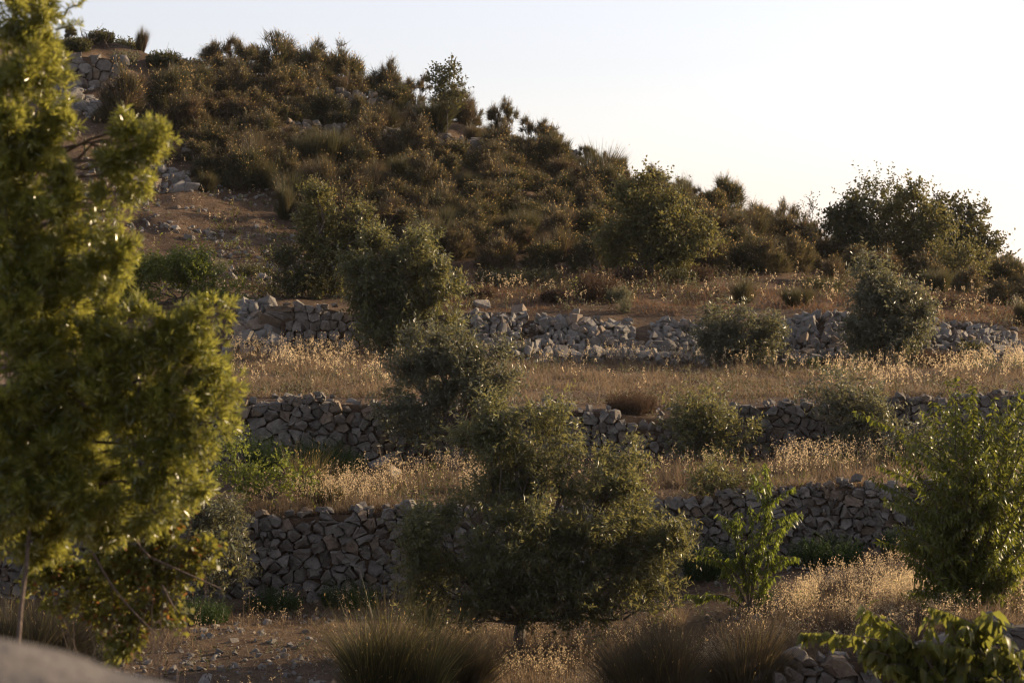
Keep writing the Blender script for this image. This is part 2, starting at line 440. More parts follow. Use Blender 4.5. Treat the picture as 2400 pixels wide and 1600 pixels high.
def build_ground():
    cols = np.concatenate([np.linspace(-5000, -320, 24)[:-1], np.arange(-320, 2721, 13.0), np.linspace(2720, 7400, 24)[1:]])
    D, Z = stations(cols)
    nrow = [4, 8, 8, 8, 1, 34, 1, 24, 1, 5, 44, 5, 5, 18, 20, 30, 10, 10, 8, 4]
    rows = []
    for i, n in enumerate(nrow):
        for k in range(n):
            t = k / n
            rows.append((D[i] + (D[i + 1] - D[i]) * t, Z[i] + (Z[i + 1] - Z[i]) * t))
    rows.append((D[-1], Z[-1]))
    Y = np.array([r[0] for r in rows]); ZZ = np.array([r[1] for r in rows])
    X = (cols[None, :] - 1200) / F * Y
    ZZ = ZZ + ground_noise(X, Y)
    nr, nc = Y.shape
    g = Geo()
    k = np.arange(nr * nc).reshape(nr, nc)
    f = np.stack([k[:-1, :-1], k[:-1, 1:], k[1:, 1:], k[1:, :-1]], -1).reshape(-1, 4)
    g.add(np.stack([X, Y, ZZ], -1).reshape(-1, 3), f)
    # the hillside goes on behind the camera and to both sides of it
    g.add([(-400, -400, -2.5), (400, -400, -2.5), (400, 1.4, -2.2), (-400, 1.4, -2.2)], [(0, 1, 2, 3)])
    for sx in (-1, 1):
        e0 = (cols[0] if sx < 0 else cols[-1])
        ys = np.array([1.4, 7, 13, 22, 28, 60, 90, 200, 600])
        inner = np.stack([(e0 - 1200) / F * ys, ys, ground_z((e0 - 1200) / F * ys, ys) - 0.05], 1)
        outer = inner.copy(); outer[:, 0] += sx * 500
        v = np.concatenate([inner, outer]); n = len(ys)
        ff = [(i, i + 1, n + i + 1, n + i) if sx < 0 else (i, n + i, n + i + 1, i + 1) for i in range(n - 1)]
        g.add(v, ff)
    o = link("ground", g.mesh("ground", M['soil'], smooth=True))
    tag(o, "dry brown terraced hillside soil with straw and small stones", kind="structure")
build_ground()

# ------------------------------------------------------------------ stones
def rock_shapes(n, seed, boxy=0.5):
    rg = RNG(seed); out = []
    for i in range(n):
        bm = bmesh.new()
        pts = rg.uniform(-1, 1, (16, 3))
        pts = np.sign(pts) * np.abs(pts) ** boxy
        pts *= np.array([1.0, rg.uniform(0.55, 0.95), rg.uniform(0.4, 0.8)])
        pts /= np.maximum(1.0, np.linalg.norm(pts, axis=1, keepdims=True) / 1.25)
        for p in pts: bm.verts.new(p)
        r = bmesh.ops.convex_hull(bm, input=bm.verts[:])
        loose = [v for v in bm.verts if not v.link_faces]
        bmesh.ops.delete(bm, geom=loose, context='VERTS')
        bmesh.ops.bevel(bm, geom=bm.edges[:], offset=0.07, segments=1, affect='EDGES', clamp_overlap=True)
        bmesh.ops.triangulate(bm, faces=bm.faces[:])
        bm.verts.index_update()
        out.append((np.array([v.co[:] for v in bm.verts]), np.array([[v.index for v in f.verts] for f in bm.faces])))
        bm.free()
    return out
ROCKS = rock_shapes(14, 5)

def rot_rand(rg, tilt=1.0):
    a, b, c = rg.uniform(0, 2 * math.pi), rg.normal(0, tilt), rg.normal(0, tilt)
    ca, sa, cb, sb, cc, sc = math.cos(a), math.sin(a), math.cos(b), math.sin(b), math.cos(c), math.sin(c)
    return np.array([[ca, -sa, 0], [sa, ca, 0], [0, 0, 1]]) @ np.array([[1, 0, 0], [0, cb, -sb], [0, sb, cb]]) @ np.array([[cc, 0, sc], [0, 1, 0], [-sc, 0, cc]])

def add_rock(g, rg, pos, size, tilt=0.6, mat=0):
    v, f = ROCKS[rg.integers(len(ROCKS))]
    s = size * rg.uniform(0.8, 1.2, 3) * 0.5
    g.add((v * s) @ rot_rand(rg, tilt).T + pos, f, mat)

def clip(poly, p, n):
    """keep the side of the polygon where (x-p).n <= 0"""
    out = []
    d = (poly - p) @ n
    for i in range(len(poly)):
        j = (i + 1) % len(poly)
        if d[i] <= 0: out.append(poly[i])
        if (d[i] < 0) != (d[j] < 0) and abs(d[i] - d[j]) > 1e-12:
            out.append(poly[i] + (poly[j] - poly[i]) * (d[i] / (d[i] - d[j])))
    return np.array(out) if len(out) > 2 else None

def dry_wall(name, label, pxs, tops, foots, d, size=0.24, seed=1, mat='stone', lean=0.12, caps=0.5, coursed=0.0, ddepth=None, group=None):
    """drystone wall: irregular fitted stones in a face that leans back, with loose cap stones; columns pxs, photo rows tops/foots at depth d"""
    rg = RNG(seed)
    pxs = np.array(pxs, float); tops = np.array(tops, float); foots = np.array(foots, float)
    dd = np.full(len(pxs), float(d)) if ddepth is None else np.array(ddepth, float)
    X = (pxs - 1200) / F * dd; ZT = (YH - tops) / F * dd; ZF = (YH - foots) / F * dd - 0.12
    base = np.array([X.mean(), dd.mean(), ZF.mean()])
    x0, x1, z0, z1 = X.min(), X.max(), ZF.min(), ZT.max()
    dx, dz = size, size * 0.82
    pts = []
    nz = int((z1 - z0) / dz) + 3
    for j in range(nz):
        x = x0 - dx + rg.uniform(0, dx)
        while x < x1 + dx:
            w = dx * rg.choice([0.45, 0.7, 1.0, 1.35, 2.0], p=[.2, .25, .25, .2, .1])
            pts.append((x + w / 2, z0 + (j + 0.3) * dz + rg.normal(0, dz * (0.34 - 0.28 * coursed))))
            x += w
    pts = np.array(pts)
    g = Geo()
    sc = np.array([1.0, 1.18])
    for p in pts:
        if p[0] < x0 or p[0] > x1: continue
        zt = np.interp(p[0], X, ZT) + rg.normal(0, 0.03); zf = np.interp(p[0], X, ZF)
        if p[1] > zt - 0.02 or p[1] < zf - dz: continue
        dv = (pts - p) * sc
        nb = np.where((np.abs(dv[:, 0]) < 3 * dx) & (np.abs(dv[:, 1]) < 3 * dz))[0]
        nb = nb[np.argsort((dv[nb] ** 2).sum(1))][1:22]
        poly = np.array([(-2 * dx, -2 * dz), (2 * dx, -2 * dz), (2 * dx, 2 * dz), (-2 * dx, 2 * dz)])
        for q in nb:
            v = pts[q] - p
            n = v * sc * sc
            poly = clip(poly, v / 2, n)
            if poly is None: break
        if poly is None: continue
        poly = clip(poly, np.array([0, zt - p[1] + rg.uniform(-0.02, 0.06)]), np.array([rg.normal(0, 0.12), 1.0]))
        if poly is None or len(poly) < 3: continue
        c = poly.mean(0)
        ext = np.ptp(poly, axis=0)
        if min(ext) < 0.04: continue
        gap = rg.uniform(0.003, 0.014)
        rr = np.linalg.norm(poly - c, axis=1).mean()
        ring = c + (poly - c) * max(0.5, 1 - gap / rr)
        # knock the corners off, twice for a worn outline
        for _ in range(1):
            nx = np.roll(ring, -1, 0)
            q = rg.uniform(0.05, 0.2, len(ring))[:, None]
            ring = np.stack([ring + (nx - ring) * q, nx + (ring - nx) * q], 1).reshape(-1, 2)
        ring = ring + rg.normal(0, 0.012, ring.shape)
        m = len(ring)
        y0 = np.interp(p[0], X, dd) + lean * (p[1] - zf) + rg.normal(0, 0.035)
        bulge = rg.uniform(0.015, 0.06)
        tilt = rg.normal(0, 0.34, 2)
        def lay(r2, dep):
            return np.stack([r2[:, 0] + p[0], y0 + dep + (r2 - c) @ tilt, r2[:, 1] + p[1]], 1)
        inner = c + (ring - c) * rg.uniform(0.74, 0.9) + rg.normal(0, 0.016, ring.shape)
        cen = c + (ring[rg.integers(m)] - c) * rg.uniform(0, 0.6)
        v = np.concatenate([lay(c + (ring - c) * 0.93, np.full(m, 0.28)), lay(ring, rg.normal(0.0, 0.008, m)), lay(inner, -bulge + rg.normal(0, 0.014, m)), lay(cen[None], np.array([-bulge * rg.uniform(0.95, 1.3)]))])
        f = [];
        for i in range(m):
            j = (i + 1) % m
            f.append((i, j, m + j)); f.append((i, m + j, m + i))
            f.append((m + i, m + j, 2 * m + j)); f.append((m + i, 2 * m + j, 2 * m + i))
            f.append((2 * m + i, 2 * m + j, 3 * m))
        g.add(v, f)
    # small wedging stones pushed into the joints
    for i in range(int((x1 - x0) * (z1 - z0) / (size * size) * 0.8)):
        x = rg.uniform(x0, x1); zt = np.interp(x, X, ZT); zf = np.interp(x, X, ZF); z = rg.uniform(zf, zt)
        add_rock(g, rg, (x, np.interp(x, X, dd) + lean * (z - zf) + rg.uniform(-0.02, 0.03), z), size * rg.uniform(0.22, 0.5), 0.5)
    # cap stones and a few that have slid off
    n = int((x1 - x0) / size * caps * 1.4)
    for i in range(n):
        x = rg.uniform(x0, x1); zt = np.interp(x, X, ZT); y = np.interp(x, X, dd)
        add_rock(g, rg, (x, y + lean * 1.0 + rg.uniform(0.0, 0.35), zt + rg.uniform(-0.03, 0.07)), size * rg.uniform(0.6, 1.25), 0.25)
    # earth-dark core so that the joints are not open
    core = Geo()
    nn = 24
    xs = np.linspace(x0, x1, nn)
    yt = np.interp(xs, X, dd); zt = np.interp(xs, X, ZT) - 0.06; zf = np.interp(xs, X, ZF)
    A = np.stack([xs, yt + 0.07, zf], 1); B = np.stack([xs, yt + 0.07 + lean * (zt - zf), zt], 1); Cc = B + np.array([0, 0.35, 0]); Dd = A + np.array([0, 0.6, 0])
    v = np.concatenate([A, B, Cc, Dd]); f = []
    for i in range(nn - 1):
        for r in range(3):
            f.append((r * nn + i, r * nn + i + 1, (r + 1) * nn + i + 1, (r + 1) * nn + i))
    core.add(v, f)
    root = thing(name, base, label, "stone wall", group)
    link("stones", g.mesh("wall_stones", M[mat], base), root)
    link("earth_core", core.mesh("wall_core", M['soil'], base), root)
    return root

dry_wall("stone_wall", "tall coarse drystone wall of big blocks left of the big olive",
         [-60, 300, 560, 640, 760, 900, 1050, 1200, 1400], [1240, 1235, 1216, 1214, 1206, 1198, 1190, 1188, 1186], [1420, 1420, 1415, 1415, 1415, 1412, 1400, 1392, 1380], 36.85, 0.205, 11)
dry_wall("stone_wall", "long pale drystone wall behind the young cherry sapling and the almond tree",
         [1400, 1600, 1740, 1850, 2000, 2100, 2250, 2480], [1184, 1176, 1158, 1146, 1136, 1138, 1134, 1126], [1375, 1360, 1335, 1318, 1300, 1292, 1285, 1275], 36.85, 0.165, 12)
dry_wall("stone_wall", "rough tumbling drystone wall above the dark green ferny herbs",
         [-60, 300, 540, 640, 740, 800], [968, 962, 952, 940, 932, 945], [1100, 1100, 1092, 1092, 1090, 1090], 42.8, 0.20, 13, caps=1.2)
dry_wall("stone_wall", "dark sunken drystone wall behind the trunk of the twisted olive",
         [800, 900, 1000, 1100, 1220], [948, 952, 960, 960, 962], [1092, 1092, 1088, 1085, 1082], 42.95, 0.215, 14, caps=0.8)
dry_wall("stone_wall", "broken drystone wall with a slumped gap between two olives",
         [1220, 1350, 1420, 1500, 1560, 1640, 1700], [962, 960, 962, 1000, 1010, 985, 962], [1082, 1080, 1078, 1076, 1074, 1074, 1074], 42.85, 0.205, 15, caps=1.3)
dry_wall("stone_wall", "neat pale drystone wall between the two round silvery olives",
         [1700, 1780, 1860, 1960, 2060, 2150, 2300, 2480], [958, 949, 946, 946, 942, 938, 930, 922], [1074, 1074, 1074, 1074, 1072, 1070, 1062, 1054], 42.8, 0.19, 16, caps=0.8)
dry_wall("stone_wall", "coursed square-built remnant of drystone wall beside the dark round olive",
         [655, 700, 760, 830, 900], [716, 714, 718, 732, 740], [846, 846, 846, 846, 846], 58.0, 0.27, 17, lean=0.2, coursed=0.9)
dry_wall("stone_wall", "front drystone wall of big weathered blocks under the dry grass, bottom right",
         [1690, 1760, 1850, 1930, 2000, 2080, 2170, 2300, 2480], [1596, 1578, 1566, 1556, 1550, 1536, 1514, 1490, 1474], [1800, 1850, 1850, 1850, 1850, 1850, 1850, 1850, 1850], 28.05, 0.23, 18, caps=1.0)
# small retaining walls up on the hill
def hill_wall(label, pxs, tops, hgt, seed, size=0.3):
    mid = pxs[len(pxs) // 2]
    dd = [depth_at(p, t + hgt, 61, 90) for p, t in zip(pxs, tops)]
    dry_wall("stone_wall", label, pxs, tops, [t + hgt + 8 for t in tops], 0, size, seed, lean=0.1, caps=0.9, ddepth=dd)
hill_wall("small drystone wall high on the hill beside the foreground pine", [146, 190, 240, 290], [134, 128, 132, 142], 72, 21, 0.42)
hill_wall("short stone wall under the bushy crest of the hill", [690, 780, 860, 940, 1010], [208, 212, 224, 238, 252], 42, 22)
hill_wall("long low stone wall halfway up the scrubby slope", [640, 760, 860, 960, 1060, 1140], [286, 290, 298, 312, 322, 330], 40, 23)
hill_wall("low sunlit stone wall below the rounded green broom near the skyline", [1170, 1230, 1300, 1360], [322, 326, 344, 362], 32, 24)

# collapsed walls: heaps of stones
def rubble(name, label, px0, px1, n, d0, d1, seed, smin=0.14, smax=0.42, lift=0.30, upper=None):
    rg = RNG(seed); g = Geo()
    for i in range(n):
        px = rg.uniform(px0, px1)
        t = rg.random() ** 0.9
        d = d0 + (d1 - d0) * t
        x = (px - 1200) / F * d
        edge = min(1.0, (px - px0) / 40 + 0.2, (px1 - px) / 40 + 0.2)
        if fbm(np.array([px / 55.0]), np.array([seed * 3.0]))[0] < 0.36 and t > 0.6: continue
        z = ground_z(x, d)[0] + rg.uniform(-0.05, lift) * edge * (1 - 0.55 * t)
        s = smin + (smax - smin) * rg.random() ** 2.2
        add_rock(g, rg, (x, d + rg.normal(0, 0.05), z), s, 0.9)
    base = np.array([((px0 + px1) / 2 - 1200) / F * d0, d0, gz((px0 + px1) / 2, d0)])
    o = link(name, g.mesh(name, M['rubble'], base), None, base)
    return tag(o, label, "stone heap")
rubble("rubble_heap", "jumbled heap of fallen wall stones beside the squared wall remnant", 535, 668, 230, 57.2, 59.6, 31, 0.18, 0.62, 0.45)
rubble("rubble_heap", "grey spill of fallen wall stones between the dark olive and the double bush", 1085, 1660, 1250, 57.0, 59.7, 32)
rubble("rubble_heap", "spill of pale stones between the double bush and the round olive on the right", 1830, 2010, 560, 57.2, 60.0, 33, 0.14, 0.42)
rubble("rubble_heap", "low spread of fallen stones running out past the round olive", 2080, 2420, 620, 57.2, 60.6, 34, 0.12, 0.38)
rubble("rubble_heap", "strewn stones at the foot of the high wall beside the pine", 135, 225, 90, 80.5, 84.5, 35, 0.2, 0.7, 0.1)
rubble("rubble_heap", "scatter of pale stones across the upper bare slope", 215, 445, 120, 75.0, 77.2, 36, 0.15, 0.7, 0.08)

# single stones that stand out
STONES = [
    (575, 722, 59.9, 0.36, "long flat pale slab lying above the fallen stones on the left"),
    (610, 668, 65, 0.28, "small pale stone alone on the bare bank above the slab"),
    (405, 404, 0, 0.34, "flat pale stone lying at the top of the bare slope"),
    (368, 384, 0, 0.36, "rounded pale boulder in the scatter under the brush"),
    (440, 352, 0, 0.42, "grey boulder between two broom tufts above the stone scatter"),
    (412, 536, 0, 0.30, "broken grey stone half buried in the middle of the bare slope"),
    (445, 562, 0, 0.28, "pale rounded stone low on the bare slope"),
    (762, 411, 0, 0.44, "weathered pale boulder showing between the broom bushes"),
    (480, 1510, 29.8, 0.20, "stone standing on the bare ground beside the bramble"),
    (470, 1553, 29, 0.20, "pale block on the bare ground in front of the bramble"),
    (812, 1545, 29.0, 0.22, "pale sunlit stone at the foot of the yellow-tipped broom"),
    (1860, 1565, 28.5, 0.32, "large pointed boulder sitting at the left end of the front wall"),
    (1968, 1554, 28.5, 0.24, "long low boulder on the top of the front wall"),
    (2325, 1478, 28.6, 0.28, "big rounded boulder on the front wall under the almond"),
    (2180, 1498, 28.6, 0.26, "tilted grey slab on the front wall below the broad-leaved sapling"),
    (890, 1326 - 245, 42.3, 0.40, "grey boulder at the foot of the sunken wall"),
    (920, 1108, 41.2, 0.36, "low grey boulder in front of the sunken wall"),
    (2015, 745 - 6, 61.5, 0.3, "single stone lying on the grassy bank by the round olive"),
    (1893, 1330, 36, 0.30, "flat pale stone at the foot of the long pale wall"),
    (1090, 663, 66, 0.25, "small pale stone on the reddish bank behind the dark olive"),
    (1215, 742, 60.2, 0.38, "pale rock perched at the top of the grey spill"),
    (1130, 712, 61.0, 0.34, "flat rock resting on the red earth above the grey spill"),
]
for i, (px, py, d, s, lab) in enumerate(STONES):
    rg = RNG(700 + i)
    if d == 0: d = depth_at(px, py, 62, 89)
    z = gz(px, d)
    g = Geo(); add_rock(g, rg, np.zeros(3), s * 1.25, 0.35)
    o = link("boulder", g.mesh("boulder", M['rubble']), None, ((px - 1200) / F * d, d, z + s * 0.22))
    tag(o, lab, "boulder")

# pebbles: nobody could count them
def pebbles(label, px0, px1, d0, d1, n, seed, smin, smax):
    rg = RNG(seed); g = Geo()
    px = rg.uniform(px0, px1, n); d = rg.uniform(d0, d1, n)
    x = (px - 1200) / F * d
    z = ground_z(x, d)
    keep = fbm(x * 0.8, d * 0.8) > 0.42
    for i in np.where(keep)[0]:
        add_rock(g, rg, (x[i], d[i], z[i] + 0.01), smin + (smax - smin) * rg.random() ** 3, 0.5)
    o = link("pebbles", g.mesh("pebbles", M['rubble']))
    tag(o, label, kind="stuff")
pebbles("small pale stones scattered over the bare slope beside the pine", 190, 720, 62.0, 77.5, 2600, 41, 0.05, 0.26)
pebbles("small stones strewn over the bare ground at the bottom left", 250, 860, 28.0, 35.5, 900, 42, 0.02, 0.15)
pebbles("small stones lying along the terrace edges", 560, 2400, 43.3, 45.0, 350, 43, 0.04, 0.2)
pebbles("small stones in the dry grass behind the front wall", 1650, 2300, 28.4, 36.5, 350, 44, 0.03, 0.16)

# the blurred boulder beside the camera
def near_boulder():
    bm = bmesh.new()
    bmesh.ops.create_icosphere(bm, subdivisions=5, radius=1.0)
    for v in bm.verts:
        c = v.co
        n = fbm(np.array([c.x * 1.6 + 5]), np.array([c.y * 1.6 + c.z * 1.1]))[0] - 0.5
        n2 = fbm(np.array([c.x * 7 + 5]), np.array([c.y * 7 + c.z * 5]))[0] - 0.5
        v.co = c * (1 + 0.22 * n + 0.03 * n2)
    me = bpy.data.meshes.new("boulder"); bm.to_mesh(me); bm.free()
    for p in me.polygons: p.use_smooth = True
    me.materials.append(M['boulder'])
    o = link("boulder", me, None, (-0.80, 3.3, -1.215))
    o.scale = (0.74, 0.6, 0.66)
    tag(o, "big smooth grey boulder out of focus in the very front, bottom left corner", "boulder")
near_boulder()

# ------------------------------------------------------------------ foliage tools
def rand_dirs(rg, n):
    return nrm(rg.normal(size=(n, 3)))

def add_sprigs(g, rg, C, D, Ls, n, L, Wd, mat=0, spread=0.75, droop=0.0, upn=0.5):
    """leafy twigs: n leaves along each twig from C along D"""
    N = len(C)
    t = (np.arange(n)[None, :] + rg.random((N, n))) / n
    D2 = D[:, None, :]
    Lt = np.broadcast_to(Ls, (N,))[:, None, None]
    b = (C[:, None] + D2 * t[..., None] * Lt).reshape(-1, 3)
    r = rg.normal(size=(N, n, 3)); r = r - (r * D2).sum(-1, keepdims=True) * D2; r = nrm(r)
    d = D2 * (1 - spread) + r * spread + np.array([0, 0, -droop]) + rg.normal(0, 0.15, (N, n, 3))
    d = nrm(d).reshape(-1, 3)
    up = np.array([0, 0, upn]) + rg.normal(0, 0.6, (len(d), 3))
    nn = nrm(up - (up * d).sum(-1, keepdims=True) * d)
    k = len(d)
    g.leaves(b, d, nn, L * rg.uniform(0.7, 1.25, k), Wd * rg.uniform(0.75, 1.2, k), mat)

def lobe_world(lobes, d):
    out = []
    for lb in lobes:
        cx, cy, rx, ry = lb[:4]; dd = lb[4] if len(lb) > 4 else 0.0
        c = P(cx, cy, d + dd)
        k = d / F
        out.append((c, np.array([rx * k, 0.85 * (rx + ry) / 2 * k, ry * k])))
    return out

DENS = 1.25
def crown_points(rg, lobes, per_m3, clump, up=0.35, solid=0.55):
    """twig positions and directions gathered in clumps inside the lobes"""
    CC, DD, KC = [], [], []
    for c, r in lobes:
        vol = 4.19 * r.prod()
        nK = max(6, int(2.6 * (r.mean() / clump) ** 2))
        u = rand_dirs(rg, nK)
        rad = (rg.random(nK) ** (solid)) * rg.uniform(0.78, 1.14, nK)
        K = c + u * r * rad[:, None] * 0.9
        n = max(40, int(vol * per_m3 * DENS))
        wgt = rg.uniform(0.4, 1.6, nK); wgt /= wgt.sum()
        ids = rg.choice(nK, n, p=wgt)
        pos = K[ids] + rg.normal(0, clump * 0.34, (n, 3))
        out = nrm((pos - c) / r) + np.array([0, 0, up]) + rg.normal(0, 0.45, (n, 3))
        CC.append(pos); DD.append(nrm(out)); KC.append((c, K))
    return np.concatenate(CC), np.concatenate(DD), KC

def curve(a, b, rg, n=7, wig=0.08, sag=0.0, up=0.0):
    t = np.linspace(0, 1, n)[:, None]
    L = np.linalg.norm(b - a)
    p = a + (b - a) * t
    w = rg.normal(0, wig * L, (n, 3)) * np.sin(t * math.pi)
    p = p + w + np.array([0, 0, 1.0]) * up * L * (t * (1 - t)) * 2
    return p

def tree(name, label, cat, base_px, d, lobes, leaf, seed, L, Wd, per_m3=900, n=10, sprig=0.2, clump=0.35, trunk_r=0.1, fork=0.3,
         spread=0.7, droop=0.0, group=None, bark='bark', up=0.35, solid=0.55, extra=None, twigs=5, base_z=None, lean=0.0, mid2=None):
    rg = RNG(seed)
    bz = gz(base_px, d) if base_z is None else base_z
    base = np.array([(base_px - 1200) / F * d, d, bz])
    lw = lobe_world(lobes, d)
    C, D, KC = crown_points(rg, lw, per_m3, clump, up, solid)
    root = thing(name, base, label, cat, group)
    g = Geo()
    keep = C[:, 2] > ground_z(C[:, 0], C[:, 1]) + 0.03
    C, D = C[keep], D[keep]
    add_sprigs(g, rg, C, D, sprig * np.where(rg.random(len(C)) < 0.12, 1.9, rg.uniform(0.6, 1.2, len(C))), n, L, Wd, 0, spread, droop)
    mats = [M[leaf]]
    if mid2 is not None:                      # a share of leaves of a second colour (withered)
        q = rg.random(len(C)) < mid2[1]
        add_sprigs(g, rg, C[q], D[q], sprig, max(2, n // 3), L, Wd, 1, spread, droop); mats.append(M[mid2[0]])
    if extra is not None: extra(g, rg, base)
    link("crown", g.mesh(name + "_crown", mats, base), root)
    w = Geo()
    top = np.mean([c for c, r in lw], 0)
    forkp = base + (top - base) * fork + np.array([lean, 0, 0])
    pth = curve(base - np.array([0, 0, 0.15]), forkp, rg, 6, 0.05)
    w.tube(pth, np.linspace(trunk_r * 1.25, trunk_r * 0.8, 6), 9)
    for (c, K), (c2, r) in zip(KC, lw):
        rr = trunk_r * min(0.55, 0.25 + 0.4 * r.mean())
        p1 = curve(forkp, c, rg, 7, 0.06, up=-0.08)
        w.tube(p1, np.linspace(rr, rr * 0.45, 7), 6)
        for k in K[rg.permutation(len(K))[:int(twigs)]]:
            s0 = p1[rg.integers(3, 7)]
            w.tube(curve(s0, k, rg, 5, 0.08), np.linspace(rr * 0.4, rr * 0.12, 5), 5)
    link("trunk", w.mesh(name + "_trunk", M[bark], base), root)
    return root

# ------------------------------------------------------------------ olives
tree("olive_tree", "big spreading olive tree with dark many-lobed crown in the centre front", "tree", 1205, 32.0,
     [(1215, 1010, 95, 90, 0.3), (1150, 1060, 90, 85, 0.2), (1260, 1110, 110, 80, 0.2), (1330, 1060, 60, 60, 0.3), (1130, 1160, 70, 60),
      (1470, 1090, 75, 70, 0.4), (1420, 1150, 90, 70, 0.2), (1520, 1230, 90, 75, 0), (1540, 1320, 85, 75, -.1), (1460, 1390, 85, 60, -.2), (1400, 1290, 110, 80, -.4),
      (1270, 1250, 110, 75, -.6), (1150, 1290, 120, 80, -.6), (1030, 1270, 105, 75, -.3), (1000, 1350, 85, 65, -.2), (1120, 1390, 120, 65, -.4), (1270, 1370, 120, 70, -.5), (1360, 1430, 80, 45, -.2),
      (1230, 1180, 90, 50, 0.4), (980, 1240, 45, 35), (1000, 1405, 70, 38), (1080, 1430, 80, 38, -.3), (1310, 1430, 90, 38, -.3), (1500, 1425, 65, 36), (1580, 1270, 45, 50), (1400, 1200, 60, 45, .2)],
     'olive', 101, 0.078, 0.021, per_m3=800, n=11, sprig=0.2, clump=0.26, trunk_r=0.085, fork=0.30, twigs=6)
tree("olive_tree", "middle olive tree with twisted dark trunk in front of the sunken wall", "tree", 1062, 42.3,
     [(1010, 810, 65, 50), (1060, 800, 65, 55, 0.2), (960, 860, 50, 50), (1040, 880, 95, 65), (1130, 850, 75, 60, 0.1), (1185, 880, 35, 40), (1100, 930, 75, 45, -.2),
      (1000, 935, 65, 45, -.2), (945, 960, 50, 45, -.1), (985, 1010, 60, 40, -.2), (1160, 940, 40, 40), (930, 1000, 30, 40)],
     'olive_grey', 102, 0.085, 0.026, per_m3=650, n=10, sprig=0.2, clump=0.3, trunk_r=0.11, fork=0.45, lean=0.05)
tree("olive_tree", "dark round olive tree standing between the squared wall and the grey spill", "tree", 905, 56.6,
     [(905, 640, 85, 80, 0.2), (965, 610, 70, 60, 0.2), (1010, 670, 70, 50, 0.1), (880, 700, 75, 65), (950, 720, 90, 60, -.1), (1040, 740, 50, 40), (870, 770, 50, 45), (940, 780, 70, 40), (990, 575, 35, 30), (850, 640, 45, 55)],
     'olive', 103, 0.115, 0.037, per_m3=400, n=10, sprig=0.24, clump=0.38, trunk_r=0.14, fork=0.4)
tree("oak_tree", "slender pale-leaved oak with upright shoots left of the dark round olive", "tree", 775, 62.0,
     [(745, 500, 42, 60), (755, 570, 55, 50), (740, 455, 22, 22), (860, 540, 45, 55, 0.4), (880, 590, 45, 50, 0.2), (835, 600, 40, 60, 0.2), (780, 630, 40, 45), (800, 680, 45, 35), (720, 530, 30, 40), (850, 495, 25, 22)],
     'oak_light', 104, 0.09, 0.052, per_m3=360, n=9, sprig=0.26, clump=0.34, trunk_r=0.08, fork=0.35, up=0.9)
tree("leafy_shrub", "dense dark shrub on the bank above the squared wall remnant", "shrub", 700, 61.6,
     [(665, 640, 50, 45), (720, 660, 60, 50), (640, 600, 25, 25), (770, 690, 50, 30), (650, 690, 45, 28), (690, 610, 35, 30)],
     'oak', 105, 0.07, 0.036, per_m3=480, n=9, sprig=0.25, clump=0.34, trunk_r=0.05, fork=0.3, up=0.6)
tree("leafy_shrub", "broad yellow-green and grey shrub behind the pine by the bare slope", "shrub", 415, 60.8,
     [(310, 640, 55, 45), (385, 630, 60, 50), (455, 640, 60, 48), (500, 665, 45, 35), (525, 700, 45, 38), (290, 690, 50, 50), (430, 720, 60, 40), (350, 725, 60, 40), (545, 690, 22, 20)],
     'fig', 106, 0.085, 0.04, per_m3=480, n=8, sprig=0.28, clump=0.36, trunk_r=0.05, fork=0.3, up=0.4)
tree("olive_tree", "low double-crowned olive bush in front of the grey stone spill", "tree", 1720, 57.4,
     [(1690, 760, 60, 45), (1710, 805, 65, 45), (1670, 810, 40, 40), (1800, 770, 50, 40, 0.3), (1815, 805, 48, 40, 0.3), (1740, 835, 55, 28), (1650, 780, 22, 22)],
     'olive_grey', 107, 0.115, 0.037, per_m3=400, n=10, sprig=0.24, clump=0.36, trunk_r=0.07, fork=0.3, twigs=6, up=0.6)
tree("olive_tree", "round silvery olive tree with a pointed top standing on the right before the stones", "tree", 2062, 57.6,
     [(2035, 645, 42, 38), (2070, 690, 75, 50), (2110, 680, 40, 45), (2050, 740, 65, 50, -.2), (2120, 745, 70, 50), (2020, 780, 42, 38), (2090, 795, 70, 38, -.2), (2155, 725, 32, 32), (2030, 815, 35, 25)],
     'olive_grey', 108, 0.115, 0.037, per_m3=400, n=10, sprig=0.24, clump=0.36, trunk_r=0.12, fork=0.35)
tree("olive_tree", "round silvery olive in front of the low broken wall, left of the neat wall", "tree", 1665, 42.2,
     [(1625, 965, 55, 45), (1670, 945, 40, 32), (1690, 1000, 65, 45), (1620, 1020, 60, 42), (1740, 1015, 40, 32), (1680, 1045, 60, 25), (1585, 985, 28, 35)],
     'olive', 109, 0.088, 0.027, per_m3=600, n=10, sprig=0.2, clump=0.3, trunk_r=0.07, fork=0.35)
tree("olive_tree", "drooping silvery olive leaning over the neat wall", "tree", 2010, 42.2,
     [(1935, 915, 50, 30), (1990, 935, 55, 42), (2040, 960, 50, 40), (2070, 1000, 45, 42), (2010, 1010, 55, 42), (1960, 985, 40, 40), (1990, 1045, 45, 22), (1985, 895, 30, 20), (2085, 1030, 30, 28)],
     'olive_grey', 110, 0.088, 0.027, per_m3=600, n=10, sprig=0.2, clump=0.3, trunk_r=0.07, fork=0.4)
tree("olive_tree", "small dark olive bush hanging over the top of the long pale wall", "tree", 1700, 37.6,
     [(1690, 1115, 60, 35), (1650, 1140, 45, 38), (1735, 1140, 50, 38), (1690, 1165, 65, 35), (1660, 1195, 40, 28, -.3), (1720, 1200, 30, 22, -.4)],
     'olive', 111, 0.08, 0.022, per_m3=700, n=10, sprig=0.18, clump=0.26, trunk_r=0.05, fork=0.3)
